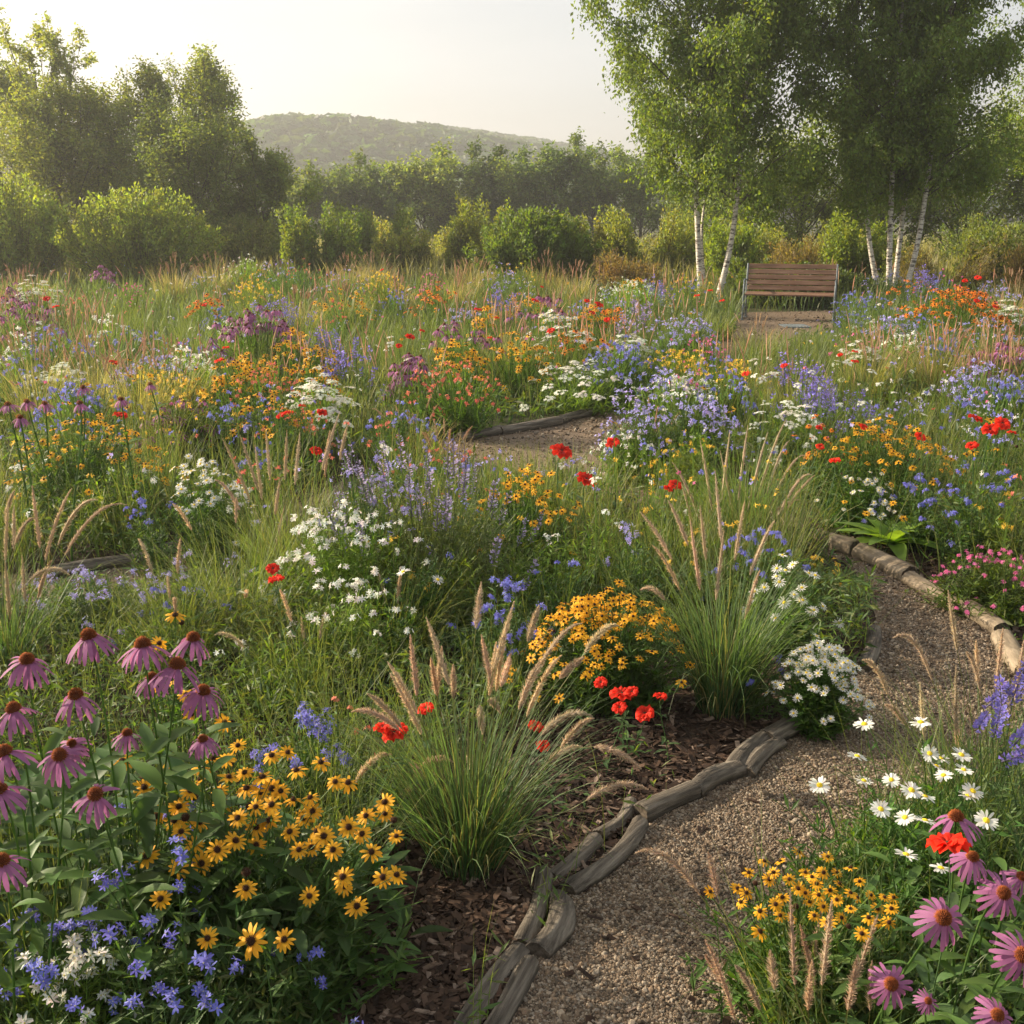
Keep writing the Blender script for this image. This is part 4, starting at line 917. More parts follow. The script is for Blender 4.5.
C = np.stack([np.stack([x, y, 0 * x], -1), np.stack([x + rng.normal(0, .03, len(x)), y, h * .5], -1), np.stack([x, y, h], -1)], 1)
mb.ribbon(C, np.full((len(x), 3), .004), np.tile([[1., 0, 0]], (len(x), 1)), col3((.1, .16, .05), len(x)), M_BLADE)
o = link('wildflowers', mb.mesh('wildflowers')); tag(o, 'tiny scattered meadow flowers in the grass between the clumps', 'wildflowers', kind='stuff')

# ================================================================== FLOWER CLUMPS (kind, px, py, width in px, height m, flowers, label)
for q in [
 # ---- nearest
 ('susan', 172, 638, 60, .62, 9, 'few golden rudbeckias behind the left coneflowers'),
 ('blue', 300, 722, 105, .42, 26, 'starry blue flowers between golden rudbeckias and the big fountain grass'),
 ('blue', 130, 812, 190, .50, 10, 'blue flowers below the left coneflowers beside the golden rudbeckias'),
 ('blue', 80, 935, 190, .36, 13, 'dense blue flowers in the bottom left corner'),
 ('white', 60, 960, 170, .34, 36, 'small white flowers mixed low in the bottom left corner'),
 ('blue', 300, 960, 200, .24, 8, 'low blue flowers under the golden rudbeckias at the bottom'),
 ('white', 350, 520, 150, .64, 70, 'white flowers on bright green foliage left of the lavender spikes'),
 ('lilac', 362, 480, 130, .74, 24, 'pale lilac flowers topping the bright green bush left of the lavender spikes'),
 ('white', 350, 590, 130, .46, 26, 'few white flowers low on the bright green foliage above the fountain grass'),
 ('lavender', 430, 490, 210, .68, 48, 'row of grey-purple lavender spikes in the middle of the island bed'),
 ('susan', 522, 490, 118, .55, 85, 'yellow rudbeckias right of the lavender spikes'),
 ('susan', 612, 614, 165, .45, 190, 'dense mound of orange-gold rudbeckias above the red poppies'),
 ('blue', 500, 600, 125, .42, 26, 'deep blue flowers between fountain grass and the orange-gold mound'),
 ('blue', 760, 548, 120, .44, 26, 'violet blue flowers between the two right fountain grasses'),
 ('daisy', 790, 576, 90, .42, 22, 'white daisies above the dense white mound'),
 ('daisy', 822, 655, 84, .36, 130, 'dense low mound of small white daisies at the gravel bend'),
 ('yellow', 822, 562, 40, .18, 8, 'tiny yellow flowers beside the gravel bend'),
 ('lilac', 90, 578, 160, .32, 34, 'lilac phlox in front of the bluish grey log'),
 ('blue', 180, 590, 110, .36, 12, 'scattered blue flowers in the grass right of the lilac phlox'),
 ('daisy', 200, 480, 100, .55, 60, 'white daisies left of the arching beige plumes'),
 ('blue', 150, 505, 60, .44, 12, 'blue flowers at the left foot of the white daisies'),
 ('blue', 255, 455, 60, .5, 8, 'few blue flowers right of the white daisies'),
 ('white', 225, 500, 60, .42, 14, 'small white flowers low beneath the white daisies'),
 ('susan', 82, 436, 150, .64, 110, 'golden rudbeckias below the purple coneflowers on the left'),
 ('susan', 880, 438, 145, .58, 160, 'wide golden orange rudbeckias left of the cluster of red poppies'),
 ('orange', 825, 432, 70, .55, 22, 'orange blooms at the left end of the wide golden clump'),
 ('daisy', 862, 482, 80, .36, 46, 'white daisies below the wide golden orange clump'),
 ('blue', 918, 488, 75, .40, 34, 'blue flowers right of the white daisies above the pale leafy rosette'),
 ('blue', 985, 475, 90, .60, 26, 'blue flowers beneath the cluster of red poppies'),
 ('pink', 995, 562, 110, .30, 70, 'pink flower mound beside the pale log on the right'),
 ('yellow', 1010, 492, 50, .55, 9, 'orange yellow blooms above the pink mound'),
 ('lilac', 985, 415, 70, .62, 26, 'pale lilac flowers behind the cluster of red poppies'),
 # ---- middle
 ('lilac', 640, 418, 90, .50, 60, 'lilac flowers at the tip of the inner corner of the distant path'),
 ('lilac', 692, 405, 95, .60, 85, 'large lilac clump at the inner corner of the distant path'),
 ('white', 632, 440, 80, .36, 34, 'cream flowers low in front of the large lilac clump'),
 ('yellow', 690, 448, 90, .40, 24, 'pale yellow flowers in front of the large lilac clump'),
 ('blue', 622, 352, 82, .62, 75, 'bright blue clump in the middle between white yarrow and lilac drift'),
 ('coral', 462, 375, 100, .60, 42, 'coral red blossom clump behind the distant path edging'),
 ('coral', 425, 378, 40, .58, 14, 'small coral blooms at the left end of the coral clump'),
 ('yarrow', 320, 388, 78, .62, 26, 'flat white yarrow heads right of the golden orange drift'),
 ('salvia', 352, 362, 50, .66, 14, 'blue salvia spikes behind the flat white yarrow'),
 ('blue', 238, 402, 78, .55, 28, 'soft blue flowers left of the flat white yarrow'),
 ('susan', 240, 372, 90, .60, 70, 'golden orange drift below the purple coneflower clump'),
 ('coneflower', 252, 320, 92, .84, 46, 'purple coneflower clump on the left middle of the meadow'),
 ('white', 222, 328, 45, .72, 18, 'pale flowers at the left foot of the purple coneflower clump'),
 ('yarrow', 568, 338, 62, .62, 22, 'white yarrow left of the bright blue clump'),
 ('yarrow', 580, 372, 110, .45, 32, 'low white yarrow in front of the bright blue clump'),
 ('susan', 598, 318, 70, .66, 36, 'yellow flowers under the red poppies behind the bright blue clump'),
 ('coneflower', 545, 304, 70, .82, 13, 'purple coneflowers behind the white yarrow in the middle'),
 ('coneflower', 465, 330, 80, .74, 13, 'dark pink coneflowers behind the coral clump'),
 ('blue', 48, 340, 80, .66, 36, 'blue flowers below the far left coneflowers'),
 ('white', 20, 342, 50, .66, 20, 'whitish flowers at the left side below the far coneflowers'),
 ('coneflower', 25, 308, 70, .82, 18, 'dusky purple coneflowers at the far left side'),
 ('yarrow', 35, 288, 60, .84, 26, 'white umbels behind the far left coneflowers'),
 ('blue', 120, 336, 90, .62, 30, 'scattered blue flowers between far left coneflowers and purple clump'),
 ('blue', 195, 345, 55, .62, 16, 'few blue flowers left of the purple coneflower clump'),
 ('yellow', 255, 288, 60, .80, 60, 'yellow drift above the purple coneflower clump'),
 ('orange', 205, 302, 40, .74, 18, 'rusty orange flowers left of the yellow drift'),
 ('yellow', 380, 283, 62, .82, 70, 'bright yellow drift in the far middle'),
 ('orange', 440, 295, 60, .74, 26, 'pale orange blooms right of the bright yellow drift'),
 ('pink', 432, 284, 42, .82, 30, 'magenta strip of flowers right of the bright yellow drift'),
 ('coral', 335, 313, 40, .70, 14, 'salmon blooms in tall grass left of the middle'),
 ('coral', 300, 270, 70, .86, 24, 'faint coral flowers at the far edge above the yellow drift'),
 ('white', 245, 262, 50, .92, 30, 'white umbels at the far edge below the willow row'),
 ('lilac', 280, 268, 60, .88, 24, 'pale lilac haze of flowers at the far edge below the willow row'),
 ('lilac', 345, 278, 60, .80, 22, 'faint violet flowers left of the bright yellow drift'),
 ('lilac', 500, 275, 62, .84, 30, 'pale lilac flowers at the far edge in the middle'),
 ('white', 630, 288, 80, .80, 48, 'white umbels in front of the reddish brown shrub'),
 ('lilac', 610, 298, 60, .74, 20, 'pale violet flowers below the white umbels'),
 ('lilac', 672, 332, 80, .66, 40, 'pale lilac drift left of the distant sandy path'),
 ('blue', 715, 358, 50, .62, 20, 'violet flowers where the lilac drift meets the distant path'),
 ('blue', 690, 288, 40, .7, 12, 'dark blue flowers beside the left birch trunk'),
 ('blue', 856, 318, 46, .5, 30, 'blue flowers at the foot of the bench right end'),
 ('blue', 870, 302, 60, .66, 36, 'blue flowers at the foot of the four birch trunks'),
 ('white', 880, 322, 60, .5, 16, 'pale flowers in green foliage below the four birch trunks'),
 ('orange', 955, 300, 95, .86, 110, 'large mound of orange flowers right of the birch trunks'),
 ('pink', 945, 284, 60, .98, 16, 'pink red blooms on top of the large orange mound'),
 ('blue', 930, 322, 50, .62, 20, 'blue flowers in front of the large orange mound'),
 ('lilac', 980, 330, 80, .62, 40, 'lilac and white flowers right of the blue ones near the orange mound'),
 ('yarrow', 1012, 308, 50, .74, 26, 'white umbels at the right side beside the orange mound'),
 ('white', 905, 342, 70, .55, 34, 'white flowers behind the grassy drift on the right'),
 ('yarrow', 862, 352, 60, .55, 18, 'cream umbels between sandy path and grassy drift'),
 ('pink', 852, 342, 60, .60, 20, 'dusky pink flowers right of the sandy path'),
 ('salvia', 800, 372, 50, .55, 12, 'violet salvia spikes below the sandy path'),
 ('salvia', 808, 392, 60, .55, 10, 'bluish salvia spikes in the grass in front of the violet ones'),
 ('yellow', 520, 268, 50, .84, 14, 'faint yellow flowers at the far edge in the middle'),
 ('lavender', 640, 320, 40, .72, 10, 'grey lilac spikes between yellow flowers and lilac drift'),
 ('coral', 390, 430, 50, .45, 14, 'rust red small flowers in dry grass left of the distant path'),
 ('coral', 300, 412, 60, .50, 6, 'few scarlet blooms below the flat white yarrow'),
]: clump(*q)

for q in [('yellow', 470, 545, 130, .5, 3, 'lush yellow-green foliage right of the tall white daisy'), ('white', 600, 520, 120, .48, 4, 'leafy bright green foliage left of the tiny twin poppies'), ('yellow', 660, 515, 100, .48, 5, 'lush leafy growth under the tiny twin poppies'),
 ('white', 540, 540, 110, .46, 2, 'dense green foliage below the yellow rudbeckias'), ('yellow', 390, 540, 100, .5, 3, 'fresh green foliage under the lavender spikes'), ('white', 720, 470, 90, .5, 3, 'tall leafy green growth behind the arching plumes'), ('blue', 470, 480, 60, .52, 8, 'small blue flowers among the lavender spikes'),
 ('coral', 430, 462, 110, .42, 12, 'russet seeding stems in front of the distant path'), ('white', 120, 470, 110, .5, 4, 'green foliage under the golden rudbeckias on the left'), ('lilac', 210, 560, 110, .34, 14, 'small lilac flowers in grass behind the leftmost rudbeckias'), ('yellow', 690, 560, 80, .42, 3, 'leafy growth behind the second fountain grass'),
 ('white', 330, 545, 130, .50, 10, 'bright green leafy bush behind the two tiny red poppies'), ('white', 270, 640, 120, .34, 5, 'low bright green foliage below the two tiny red poppies'), ('blue', 430, 560, 120, .46, 3, 'green foliage around the single tall white daisy'),
 ('lilac', 640, 540, 120, .5, 7, 'leafy green clump between gold flowers and second fountain grass'), ('lavender', 350, 470, 60, .62, 5, 'green foliage with few grey spikes behind the pale lilac flowers'), ('white', 700, 430, 60, .48, 3, 'yellow-green foliage at the right foot of the large lilac clump'),
 ('blue', 560, 560, 90, .44, 4, 'green foliage behind the dense orange-gold mound'), ('lilac', 560, 460, 70, .40, 5, 'green foliage behind the yellow rudbeckias'), ('daisy', 425, 567, 16, .46, 1, 'single tall white daisy right of the white flowers'), ('daisy', 397, 591, 16, .44, 1, 'single white daisy lower left of the tall one'),
 ('susan', 1000, 440, 60, .6, 8, 'few golden blooms under the cluster of red poppies'), ('blue', 760, 640, 60, .36, 3, 'fine dark foliage behind the small daisy mound'), ('coral', 340, 705, 70, .40, 5, 'few rust orange blooms left of the ragged poppy'), ('pink', 1015, 585, 70, .22, 12, 'low pink flowers trailing to the pale log')]: clump(*q)

LM = [(252, 320, 'purple coneflower clump'), (380, 283, 'bright yellow drift'), (255, 288, 'yellow drift'), (462, 375, 'coral clump'), (622, 352, 'bright blue clump'), (692, 405, 'large lilac clump'), (320, 388, 'flat white yarrow'), (47, 299, 'far left poppies'),
      (955, 300, 'large orange mound'), (789, 300, 'bench'), (708, 290, 'left birch pair'), (885, 300, 'four birch trunks'), (533, 240, 'dense round shrub'), (145, 240, 'wide bright shrub'), (330, 240, 'pointed shrubs'), (880, 438, 'wide golden clump'), (992, 430, 'red poppy cluster'),
      (599, 305, 'large far poppy'), (82, 436, 'left golden rudbeckias'), (200, 480, 'left white daisies'), (765, 374, 'twin poppies'), (140, 400, 'straw grass tuft'), (862, 352, 'cream umbels'), (480, 430, 'distant path edging'), (20, 342, 'far left side')]
DESC = dict(blue='blue flowers', lilac='pale violet flowers', white='small white flowers', coral='salmon coral flowers', pink='magenta pink flowers', yellow='yellow flowers', orange='burnt orange flowers', yarrow='white umbels', susan='golden blooms', salvia='blue violet spikes', coneflower='mauve coneflowers', daisy='white daisies')
rg = np.random.default_rng(99); got = 0; tries = 0
while got < 66 and tries < 3000:
    tries += 1; px = rg.uniform(5, 1019); py = 268 + 150 * rg.random() ** 1.15
    if 735 < px < 840 and py < 345: continue
    g = at_z(px, py, .55)
    if inpoly(np.array([g[0]]), np.array([g[1]]), PATH)[0] or (430 < px < 620 and py > 400) or g[1] > 25: continue
    if min(((a.location[0] - g[0]) ** 2 + (a.location[1] - g[1]) ** 2) ** .5 / (.055 * g[1]) for a, *_ in CLUMPS) < .75: continue
    kd = str(rg.choice(['blue', 'lilac', 'white', 'yarrow', 'susan', 'yellow', 'coral', 'pink', 'orange', 'coneflower', 'salvia', 'daisy'], p=[.17, .17, .05, .05, .10, .08, .09, .06, .07, .09, .05, .02]))
    near = sorted(LM, key=lambda q: (q[0] - px) ** 2 + ((q[1] - py) * 2.2) ** 2); lab = None
    for ia, ib in ((0, 1), (0, 2), (1, 2), (0, 3), (1, 3)):
        c_ = '%s between the %s and the %s' % (DESC[kd], near[ia][2], near[ib][2])
        if c_ not in USED: lab = c_; break
    if lab is None: continue
    H = float(np.interp(g[1], [6, 24], [.52, .82])) * rg.uniform(.85, 1.1); w = float(np.interp(py, [268, 420], [34, 80])) * rg.uniform(.7, 1.5)
    clump(kd, px, py, w, H, int(w * rg.uniform(.35, .7)), lab, dpx=None); got += 1
print('extra clumps', got)
# the large near rudbeckia clump: every head placed
def placed_clump(kind, heads, Y0, Y1, rootpx, rootY, label, sc, lean=0., pr=12, extra=150, H=.6, name=None, kk=90, nface=-.7, wide=.3, lod=0, lsz=.055):
    rng = np.random.default_rng(len(heads) * 7 + rootpx); X0 = at_y(rootpx, 900, rootY); X0[2] = 0
    root = thing(name or NAME[kind], X0, label, CAT[kind], CAT[kind] + ' clumps in the beds')
    ys = np.array([h[1] for h in heads]); P = []; N = []
    for hx_, hy_ in [(h[0], h[1]) for h in heads]:
        t = (hy_ - ys.min()) / (np.ptp(ys) + 1e-6); Y = Y1 + (Y0 - Y1) * t + rng.normal(0, .04); p = at_y(hx_, hy_, Y) - X0; P.append(p)
        N.append([rng.normal(0, .28), nface * (.45 + .75 * t) + rng.normal(0, .25), 1.])
    P = np.array(P); N = unit(np.array(N)); fb = MB()
    stems_leaves(fb, rng, P - N * .004, wide * .4, GREEN[kind], lod, LEAF_N, lsz, pr)
    j = rng.integers(0, len(P), extra); E = P[j] + rng.normal(0, .05, (extra, 3)); E[:, 2] *= rng.uniform(.35, .93, extra)
    stems_leaves(fb, rng, E, wide * .8, GREEN[kind], lod, LEAF_N, lsz * 1.15, pr)
    fo = link('foliage', fb.mesh('foliage'), root)
    for i in range(len(P)):
        s_ = (heads[i][2] if len(heads[i]) > 2 else 1.) * sc * rng.uniform(.85, 1.12); place_head(root, kind, lod, P[i], N[i], s_, rng, spent=kind == 'susan' and i % 14 == 9)
    return root
Z6 = lambda L_: [(a * .453, b * .453 + 560, *r) for a, b, *r in L_]
SUS = Z6([(270, 445), (525, 410), (600, 432), (635, 425), (708, 447), (360, 470), (318, 502), (445, 460), (443, 485), (430, 525), (485, 510), (545, 505), (490, 540), (525, 570), (565, 545), (600, 505), (595, 575),
  (648, 530), (685, 525), (740, 490), (768, 492), (850, 535), (808, 565), (870, 575), (770, 590), (800, 605), (820, 645), (845, 700), (875, 695), (325, 655), (400, 600), (430, 628), (520, 620), (565, 630), (480, 640),
  (395, 680), (445, 670), (545, 690), (543, 725), (688, 635), (735, 640), (757, 700), (760, 722), (683, 742), (788, 765), (355, 748), (458, 835), (555, 842, 1.6), (628, 838), (655, 465), (580, 480), (410, 570), (345, 565),
  (670, 570), (700, 600), (620, 510), (500, 440), (440, 580), (385, 575), (565, 590), (640, 600), (505, 480), (470, 440), (690, 555), (715, 610), (550, 545), (600, 540), (420, 510), (660, 640), (540, 470), (575, 515), (395, 545), (850, 560, .8), (875, 610, .8)])
placed_clump('susan', SUS, 1.95, 2.5, 235, 2.35, 'large clump of golden rudbeckias right of the left coneflowers', .86, extra=190, wide=.34)
Z8 = lambda L_: [(a * .453 + 624, b * .453 + 560, *r) for a, b, *r in L_]
SUS2 = Z8([(190, 732), (258, 755), (275, 690), (310, 665), (345, 665), (385, 645), (450, 655), (330, 690), (320, 705), (290, 715), (365, 705), (400, 690), (415, 700), (440, 690), (470, 690), (500, 680), (385, 725), (410, 755), (430, 740),
  (455, 730), (350, 745), (335, 760), (300, 775), (380, 765), (440, 765), (470, 750), (500, 735), (520, 710), (545, 740), (575, 745), (595, 745), (560, 770), (590, 770), (540, 790), (500, 770), (420, 785), (300, 820, 1.2), (495, 810, 1.2), (525, 825, 1.2),
  (560, 800), (480, 790), (450, 800), (370, 790), (345, 785), (585, 800), (250, 725), (270, 735), (425, 715), (475, 715), (515, 745), (400, 735)])
placed_clump('susan', SUS2, 1.95, 2.3, 812, 2.2, 'small-flowered golden rudbeckias at the near end of the gravel path', .52, extra=110, wide=.2, nface=-.5)
DAI = Z8([(432, 497), (515, 433), (530, 487), (590, 485), (567, 550), (635, 508), (665, 522), (620, 568), (665, 575), (675, 427), (700, 438), (750, 463), (770, 510), (705, 475), (530, 362), (655, 358), (623, 650), (700, 680), (745, 430), (690, 455), (800, 575), (760, 520)])
placed_clump('daisy', DAI, 2.1, 2.6, 925, 2.5, 'tall white oxeye daisies leaning over the gravel on the right', 1.0, extra=170, wide=.3, pr=18, nface=-.15, kk=1)
placed_clump('blue', Z6([(70, 785), (190, 775), (240, 820), (120, 810), (95, 905), (300, 905), (270, 695), (225, 700), (320, 795), (390, 640), (395, 730), (380, 830), (290, 985), (155, 985), (350, 945), (465, 985), (380, 975), (520, 895), (445, 880), (25, 815), (80, 920), (440, 940)]),
   1.8, 2.1, 110, 1.95, 'blue starry flowers on thin stems in front of the left coneflowers', 1.05, extra=120, wide=.35)
placed_clump('salvia', Z8([(860, 300), (812, 315), (820, 375), (850, 440), (785, 365), (875, 290), (835, 345), (868, 400)]), 2.5, 2.7, 1010, 2.6, 'purple blue salvia spikes above the coneflowers on the right', 1., extra=50, wide=.2)

# ---- single coneflowers, left cluster
CL = [(89, 641, 2.25, 'highest', 'tall upright coneflower left of the biggest one in the left cluster'), (143, 650, 2.15, '', 'biggest drooping coneflower at the top of the left cluster'), (193, 643, 2.35, '', 'coneflower farthest right along the top of the left cluster'),
 (27, 665, 2.1, '', 'broad coneflower with a bent petal near the left side'), (177, 670, 2.15, '', 'coneflower just below the biggest drooping one'), (152, 682, 2.3, '', 'half hidden coneflower behind the one below the biggest'),
 (76, 700, 2.1, '', 'coneflower in the middle of the left cluster with wide skirt of petals'), (14, 714, 2.05, '', 'coneflower at the left side above the clipped one'), (203, 696, 2.2, '', 'coneflower right of the middle one on a slim stem'),
 (127, 738, 2.2, '', 'small coneflower with few petals low in the left cluster'), (203, 744, 2.15, '', 'small dull coneflower just left of the rudbeckia tops'), (60, 760, 2.0, '', 'coneflower facing outward low in the left cluster'),
 (5, 757, 1.95, '', 'coneflower clipped by the left side below the broad one'), (72, 748, 2.25, '', 'small dark coneflower tucked behind the outward facing one'), (96, 799, 1.95, '', 'lowest full coneflower of the left cluster'),
 (0, 795, 1.9, '', 'coneflower at the very left side beside blue flowers'), (2, 866, 1.8, '', 'lone coneflower low at the left side above the blue corner flowers')]
for px, py, Y, _, lab in CL:
    small = 'small' in lab or 'half' in lab
    single('coneflower', px, py - 4, Y, lab, (.78 if small else 1.08) * (1.12 if 'biggest' in lab else 1), leaves=9, lsz=.13, nrm=None if 'facing' not in lab and 'lowest' not in lab else (.1, -.5, 1), group='coneflowers in the left cluster', var=None, lod=0)
for px, py, Y, sc, nr, lab in [(956, 818, 1.95, 1.05, (-.1, -.1, 1), 'coneflower with large orange cone behind the red poppy'), (972, 858, 1.85, .85, (.1, -.2, 1), 'dull coneflower partly behind the red poppy'),
  (1003, 893, 1.8, .95, (.1, -1.2, 1), 'coneflower facing the viewer at the right above the lower ones'), (943, 918, 1.72, 1.05, (-.1, -.85, 1), 'coneflower on a straight stem below the red poppy'),
  (1022, 955, 1.65, 1., (.1, -1.2, 1), 'coneflower clipped by the right side with pale pink petals'), (891, 984, 1.72, .9, (-.2, -1.1, 1), 'low pink coneflower beside the beige grass heads'),
  (997, 1015, 1.6, .8, (0, -.9, 1), 'coneflower cut by the bottom of the picture on the right'), (1021, 877, 1.9, .7, (.2, -.5, 1), 'small dusky coneflower at the right side'), (928, 1001, 1.75, .5, (0, -.8, 1), 'tiny faded coneflower beside the low pink one')]:
    single('coneflower', px, py, Y, lab, sc, nrm=nr, leaves=9, lsz=.085, group='coneflowers in the right corner', lod=0)
for px, py, Y, lab in [(83, 388, 6.2, 'purple coneflower topmost above the golden rudbeckias on the left'), (80, 404, 5.6, 'purple coneflower just above the golden rudbeckias on the left'), (121, 400, 5.8, 'purple coneflower above the lone scarlet poppy on the left'),
  (8, 405, 5.6, 'purple coneflower at the left side level with golden rudbeckias'), (27, 402, 6., 'small purple coneflower next to the one at the left side'), (45, 404, 6.2, 'dark coneflower between others above the rudbeckias'),
  (150, 385, 7., 'faded coneflower in the straw grass right of the scarlet poppy'), (20, 418, 5.3, 'low purple coneflower at the left end of golden rudbeckias')]:
    single('coneflower', px, py, Y, lab, 1.0, leaves=8, lsz=.12, group='coneflowers above the left rudbeckias', lod=1)
# ---- poppies
for px, py, H, sc, lab in [(561, 452, .62, 1.35, 'large scarlet poppy on the left of the pair beside the distant gravel'), (586, 480, .55, 1.2, 'scarlet poppy right above the gold flowers, lower of the pair'), (613, 443, .60, .9, 'scarlet poppy in front of the large lilac clump'),
  (675, 485, .48, .8, 'small scarlet poppy among the beige plumes in the middle'), (668, 489, .46, .6, 'tiny scarlet poppy touching the one among beige plumes'), (273, 569, .50, .62, 'upper of two tiny red poppies in the grass left of the white flowers'),
  (276, 580, .48, .75, 'lower of two tiny red poppies in the grass left of the white flowers'), (601, 683, .30, .55, 'small red poppy at the left of the group over the mulch'), (622, 695, .28, .95, 'largest red poppy of the group over the mulch'), (620, 708, .24, .6, 'red poppy just below the largest one over the mulch'),
  (645, 714, .24, .75, 'lower right red poppy of the group over the mulch'), (660, 697, .28, .55, 'rightmost red poppy of the group over the mulch'), (632, 692, .3, .5, 'half hidden red poppy right behind the largest one'), (535, 727, .32, .6, 'red poppy right of the fountain grass blades'),
  (543, 746, .26, .5, 'low dark red poppy right of the fountain grass blades'), (426, 709, .42, .6, 'red poppy among the fountain grass blades'), (395, 734, .42, .9, 'ragged orange-red poppy left of the fountain grass'), (383, 728, .44, .6, 'rust coloured poppy touching the ragged one'),
  (975, 419, .68, 1.0, 'upper left red poppy of the right cluster'), (990, 430, .64, 1.1, 'middle red poppy of the right cluster'), (1002, 424, .68, 1.1, 'right red poppy of the right cluster'), (972, 446, .58, .8, 'lowest red poppy of the right cluster'), (1012, 433, .6, .6, 'small red poppy at the right end of the right cluster'),
  (920, 437, .58, .8, 'red poppy on the wide golden orange clump'), (835, 461, .5, .75, 'red poppy above the white daisies on the right'), (820, 447, .52, .6, 'small red poppy left of the one above the white daisies'), (819, 428, .58, .55, 'small orange-red poppy left of the wide golden clump'), (863, 427, .6, .6, 'orange-red poppy behind the wide golden clump'),
  (746, 374, .55, .8, 'red poppy left of its twin near the sandy path'), (784, 366, .56, .75, 'red poppy right of its twin near the sandy path'), (775, 374, .52, .55, 'pale red poppy between the twins near the sandy path'), (855, 352, .6, .7, 'red poppy above another right of the sandy path'), (855, 362, .55, .8, 'red poppy below another right of the sandy path'), (840, 355, .58, .6, 'small red poppy right of the sandy path'),
  (697, 296, .7, 1.0, 'red poppy at the foot of the left birch trunk'), (710, 291, .72, 1.0, 'red poppy between the two left birch trunks'), (722, 301, .66, .9, 'red poppy right of the left birch trunks'),
  (599, 305, .78, 1.2, 'large red poppy above the yellow flowers in the middle'), (587, 301, .8, .8, 'dark red poppy left of the large one above yellow flowers'), (592, 313, .75, .9, 'red poppy under the large one above yellow flowers'), (607, 320, .7, .9, 'red poppy right on the yellow flowers'), (551, 331, .68, 1.0, 'red poppy above the white yarrow in the middle'),
  (535, 301, .82, 1.1, 'red poppy among far purple coneflowers'), (542, 287, .84, .6, 'tiny red poppy above the far purple coneflowers'), (478, 310, .78, 1.1, 'orange-red poppy in far grass left of the coneflowers'), (497, 318, .72, .6, 'small orange-red poppy right of the one in far grass'), (410, 337, .68, 1.1, 'red poppy in grass above the coral clump'), (422, 331, .7, .7, 'small red poppy right of the one above the coral clump'), (399, 346, .64, .7, 'dark red poppy left of the one above the coral clump'),
  (490, 338, .66, .6, 'tiny red poppy behind the coral clump right end'), (47, 299, .8, 1.1, 'orange-red poppy at the far left above coneflowers'), (56, 307, .76, .9, 'second orange-red poppy at the far left beside coneflowers'), (205, 305, .76, .8, 'orange poppy left of the yellow drift'), (114, 363, .58, 1.0, 'orange-red poppy in the straw coloured grass'),
  (120, 416, .56, 1.1, 'scarlet poppy right of the golden rudbeckias on the left'), (226, 348, .7, .7, 'red poppy above the golden orange drift'), (219, 361, .64, .9, 'orange poppy on the golden orange drift'), (289, 413, .5, .8, 'red poppy left of its orange neighbour below the yarrow'), (281, 416, .5, .8, 'red poppy at the left end of the row below the yarrow'), (322, 413, .5, .9, 'orange-red poppy right below the flat white yarrow'), (316, 451, .52, .8, 'red poppy behind the beige plumes on the left'), (302, 406, .52, .6, 'dark red poppy below the yarrow left side'),
  (978, 278, .98, 1.1, 'red poppy on top of the large orange mound at its right'), (965, 281, .95, .9, 'red poppy on top of the large orange mound at its middle'), (977, 301, .8, .9, 'red poppy on the right flank of the large orange mound'), (995, 307, .74, .8, 'red poppy at the lower right of the large orange mound'), (382, 270, .86, .8, 'faint red poppy at the far edge above the yellow drift'), (122, 566, .01, .5, '')]:
    if not lab: continue
    c = at_z(px, py, H); Y = c[1]
    single('poppy', px, py, Y, lab, sc * 1.22, leaves=8 if Y < 9 else 5, lsz=.07 if H > .35 else .05, group='red poppies in the meadow', name='poppy', lod=1 if Y > 3 else 0, nrm=(np.sin(px) * .35, -.3 + .3 * np.cos(px), 1))
single('poppy', 948, 846, 1.78, 'big scarlet poppy in front of the coneflowers in the right corner', 1.1, nrm=(-.15, .25, 1), group='red poppies in the meadow', lod=0)

# ================================================================== ORNAMENTAL GRASSES
Z7 = lambda a, b: (a * .453 + 340, b * .453 + 560)
PL = [((300, 150), (312, 48), 0), ((170, 300), (155, 165), .02), ((240, 275), (190, 125), .03), ((250, 305), (250, 230), 0), ((170, 340), (105, 225), .05), ((135, 370), (60, 295), .1), ((215, 300), (200, 215), .02), ((340, 240), (385, 90), 0), ((335, 280), (312, 165), .02),
      ((355, 280), (378, 205), .02), ((400, 320), (535, 140), .22), ((412, 345), (490, 210), .15), ((485, 262), (540, 215), .1), ((445, 385), (562, 350), .3), ((487, 415), (560, 350), .15), ((460, 445), (535, 412), .15), ((560, 412), (665, 462), .15), ((545, 530), (680, 507), .22),
      ((308, 320), (315, 385), 0), ((325, 312), (355, 340), .3), ((283, 425), (295, 480), .1), ((125, 533), (190, 500), .2), ((175, 460), (250, 447), .25), ((540, 205), (615, 145), .25), ((415, 180), (440, 100), .05), ((35, 490), (115, 430), .25), ((130, 375), (25, 335), .2),
      ((180, 385), (110, 250), .05), ((330, 300), (345, 180), .0), ((215, 285), (225, 190), 0), ((345, 290), (365, 150), .02), ((395, 330), (440, 225), .1), ((190, 500), (150, 440), .1)]
gb = at_z(468, 868, 0)
grass_tuft('fountain_grass', gb, .82, 620, 'big fountain grass tuft with many beige plumes in the middle foreground', [(Z7(*a), Z7(*b), c) for a, b, c in PL], 0, wd=.0042, rad=.0075, HB=.60, rootr=.09, seed=5, nb=420)
gb = at_z(722, 712, 0)
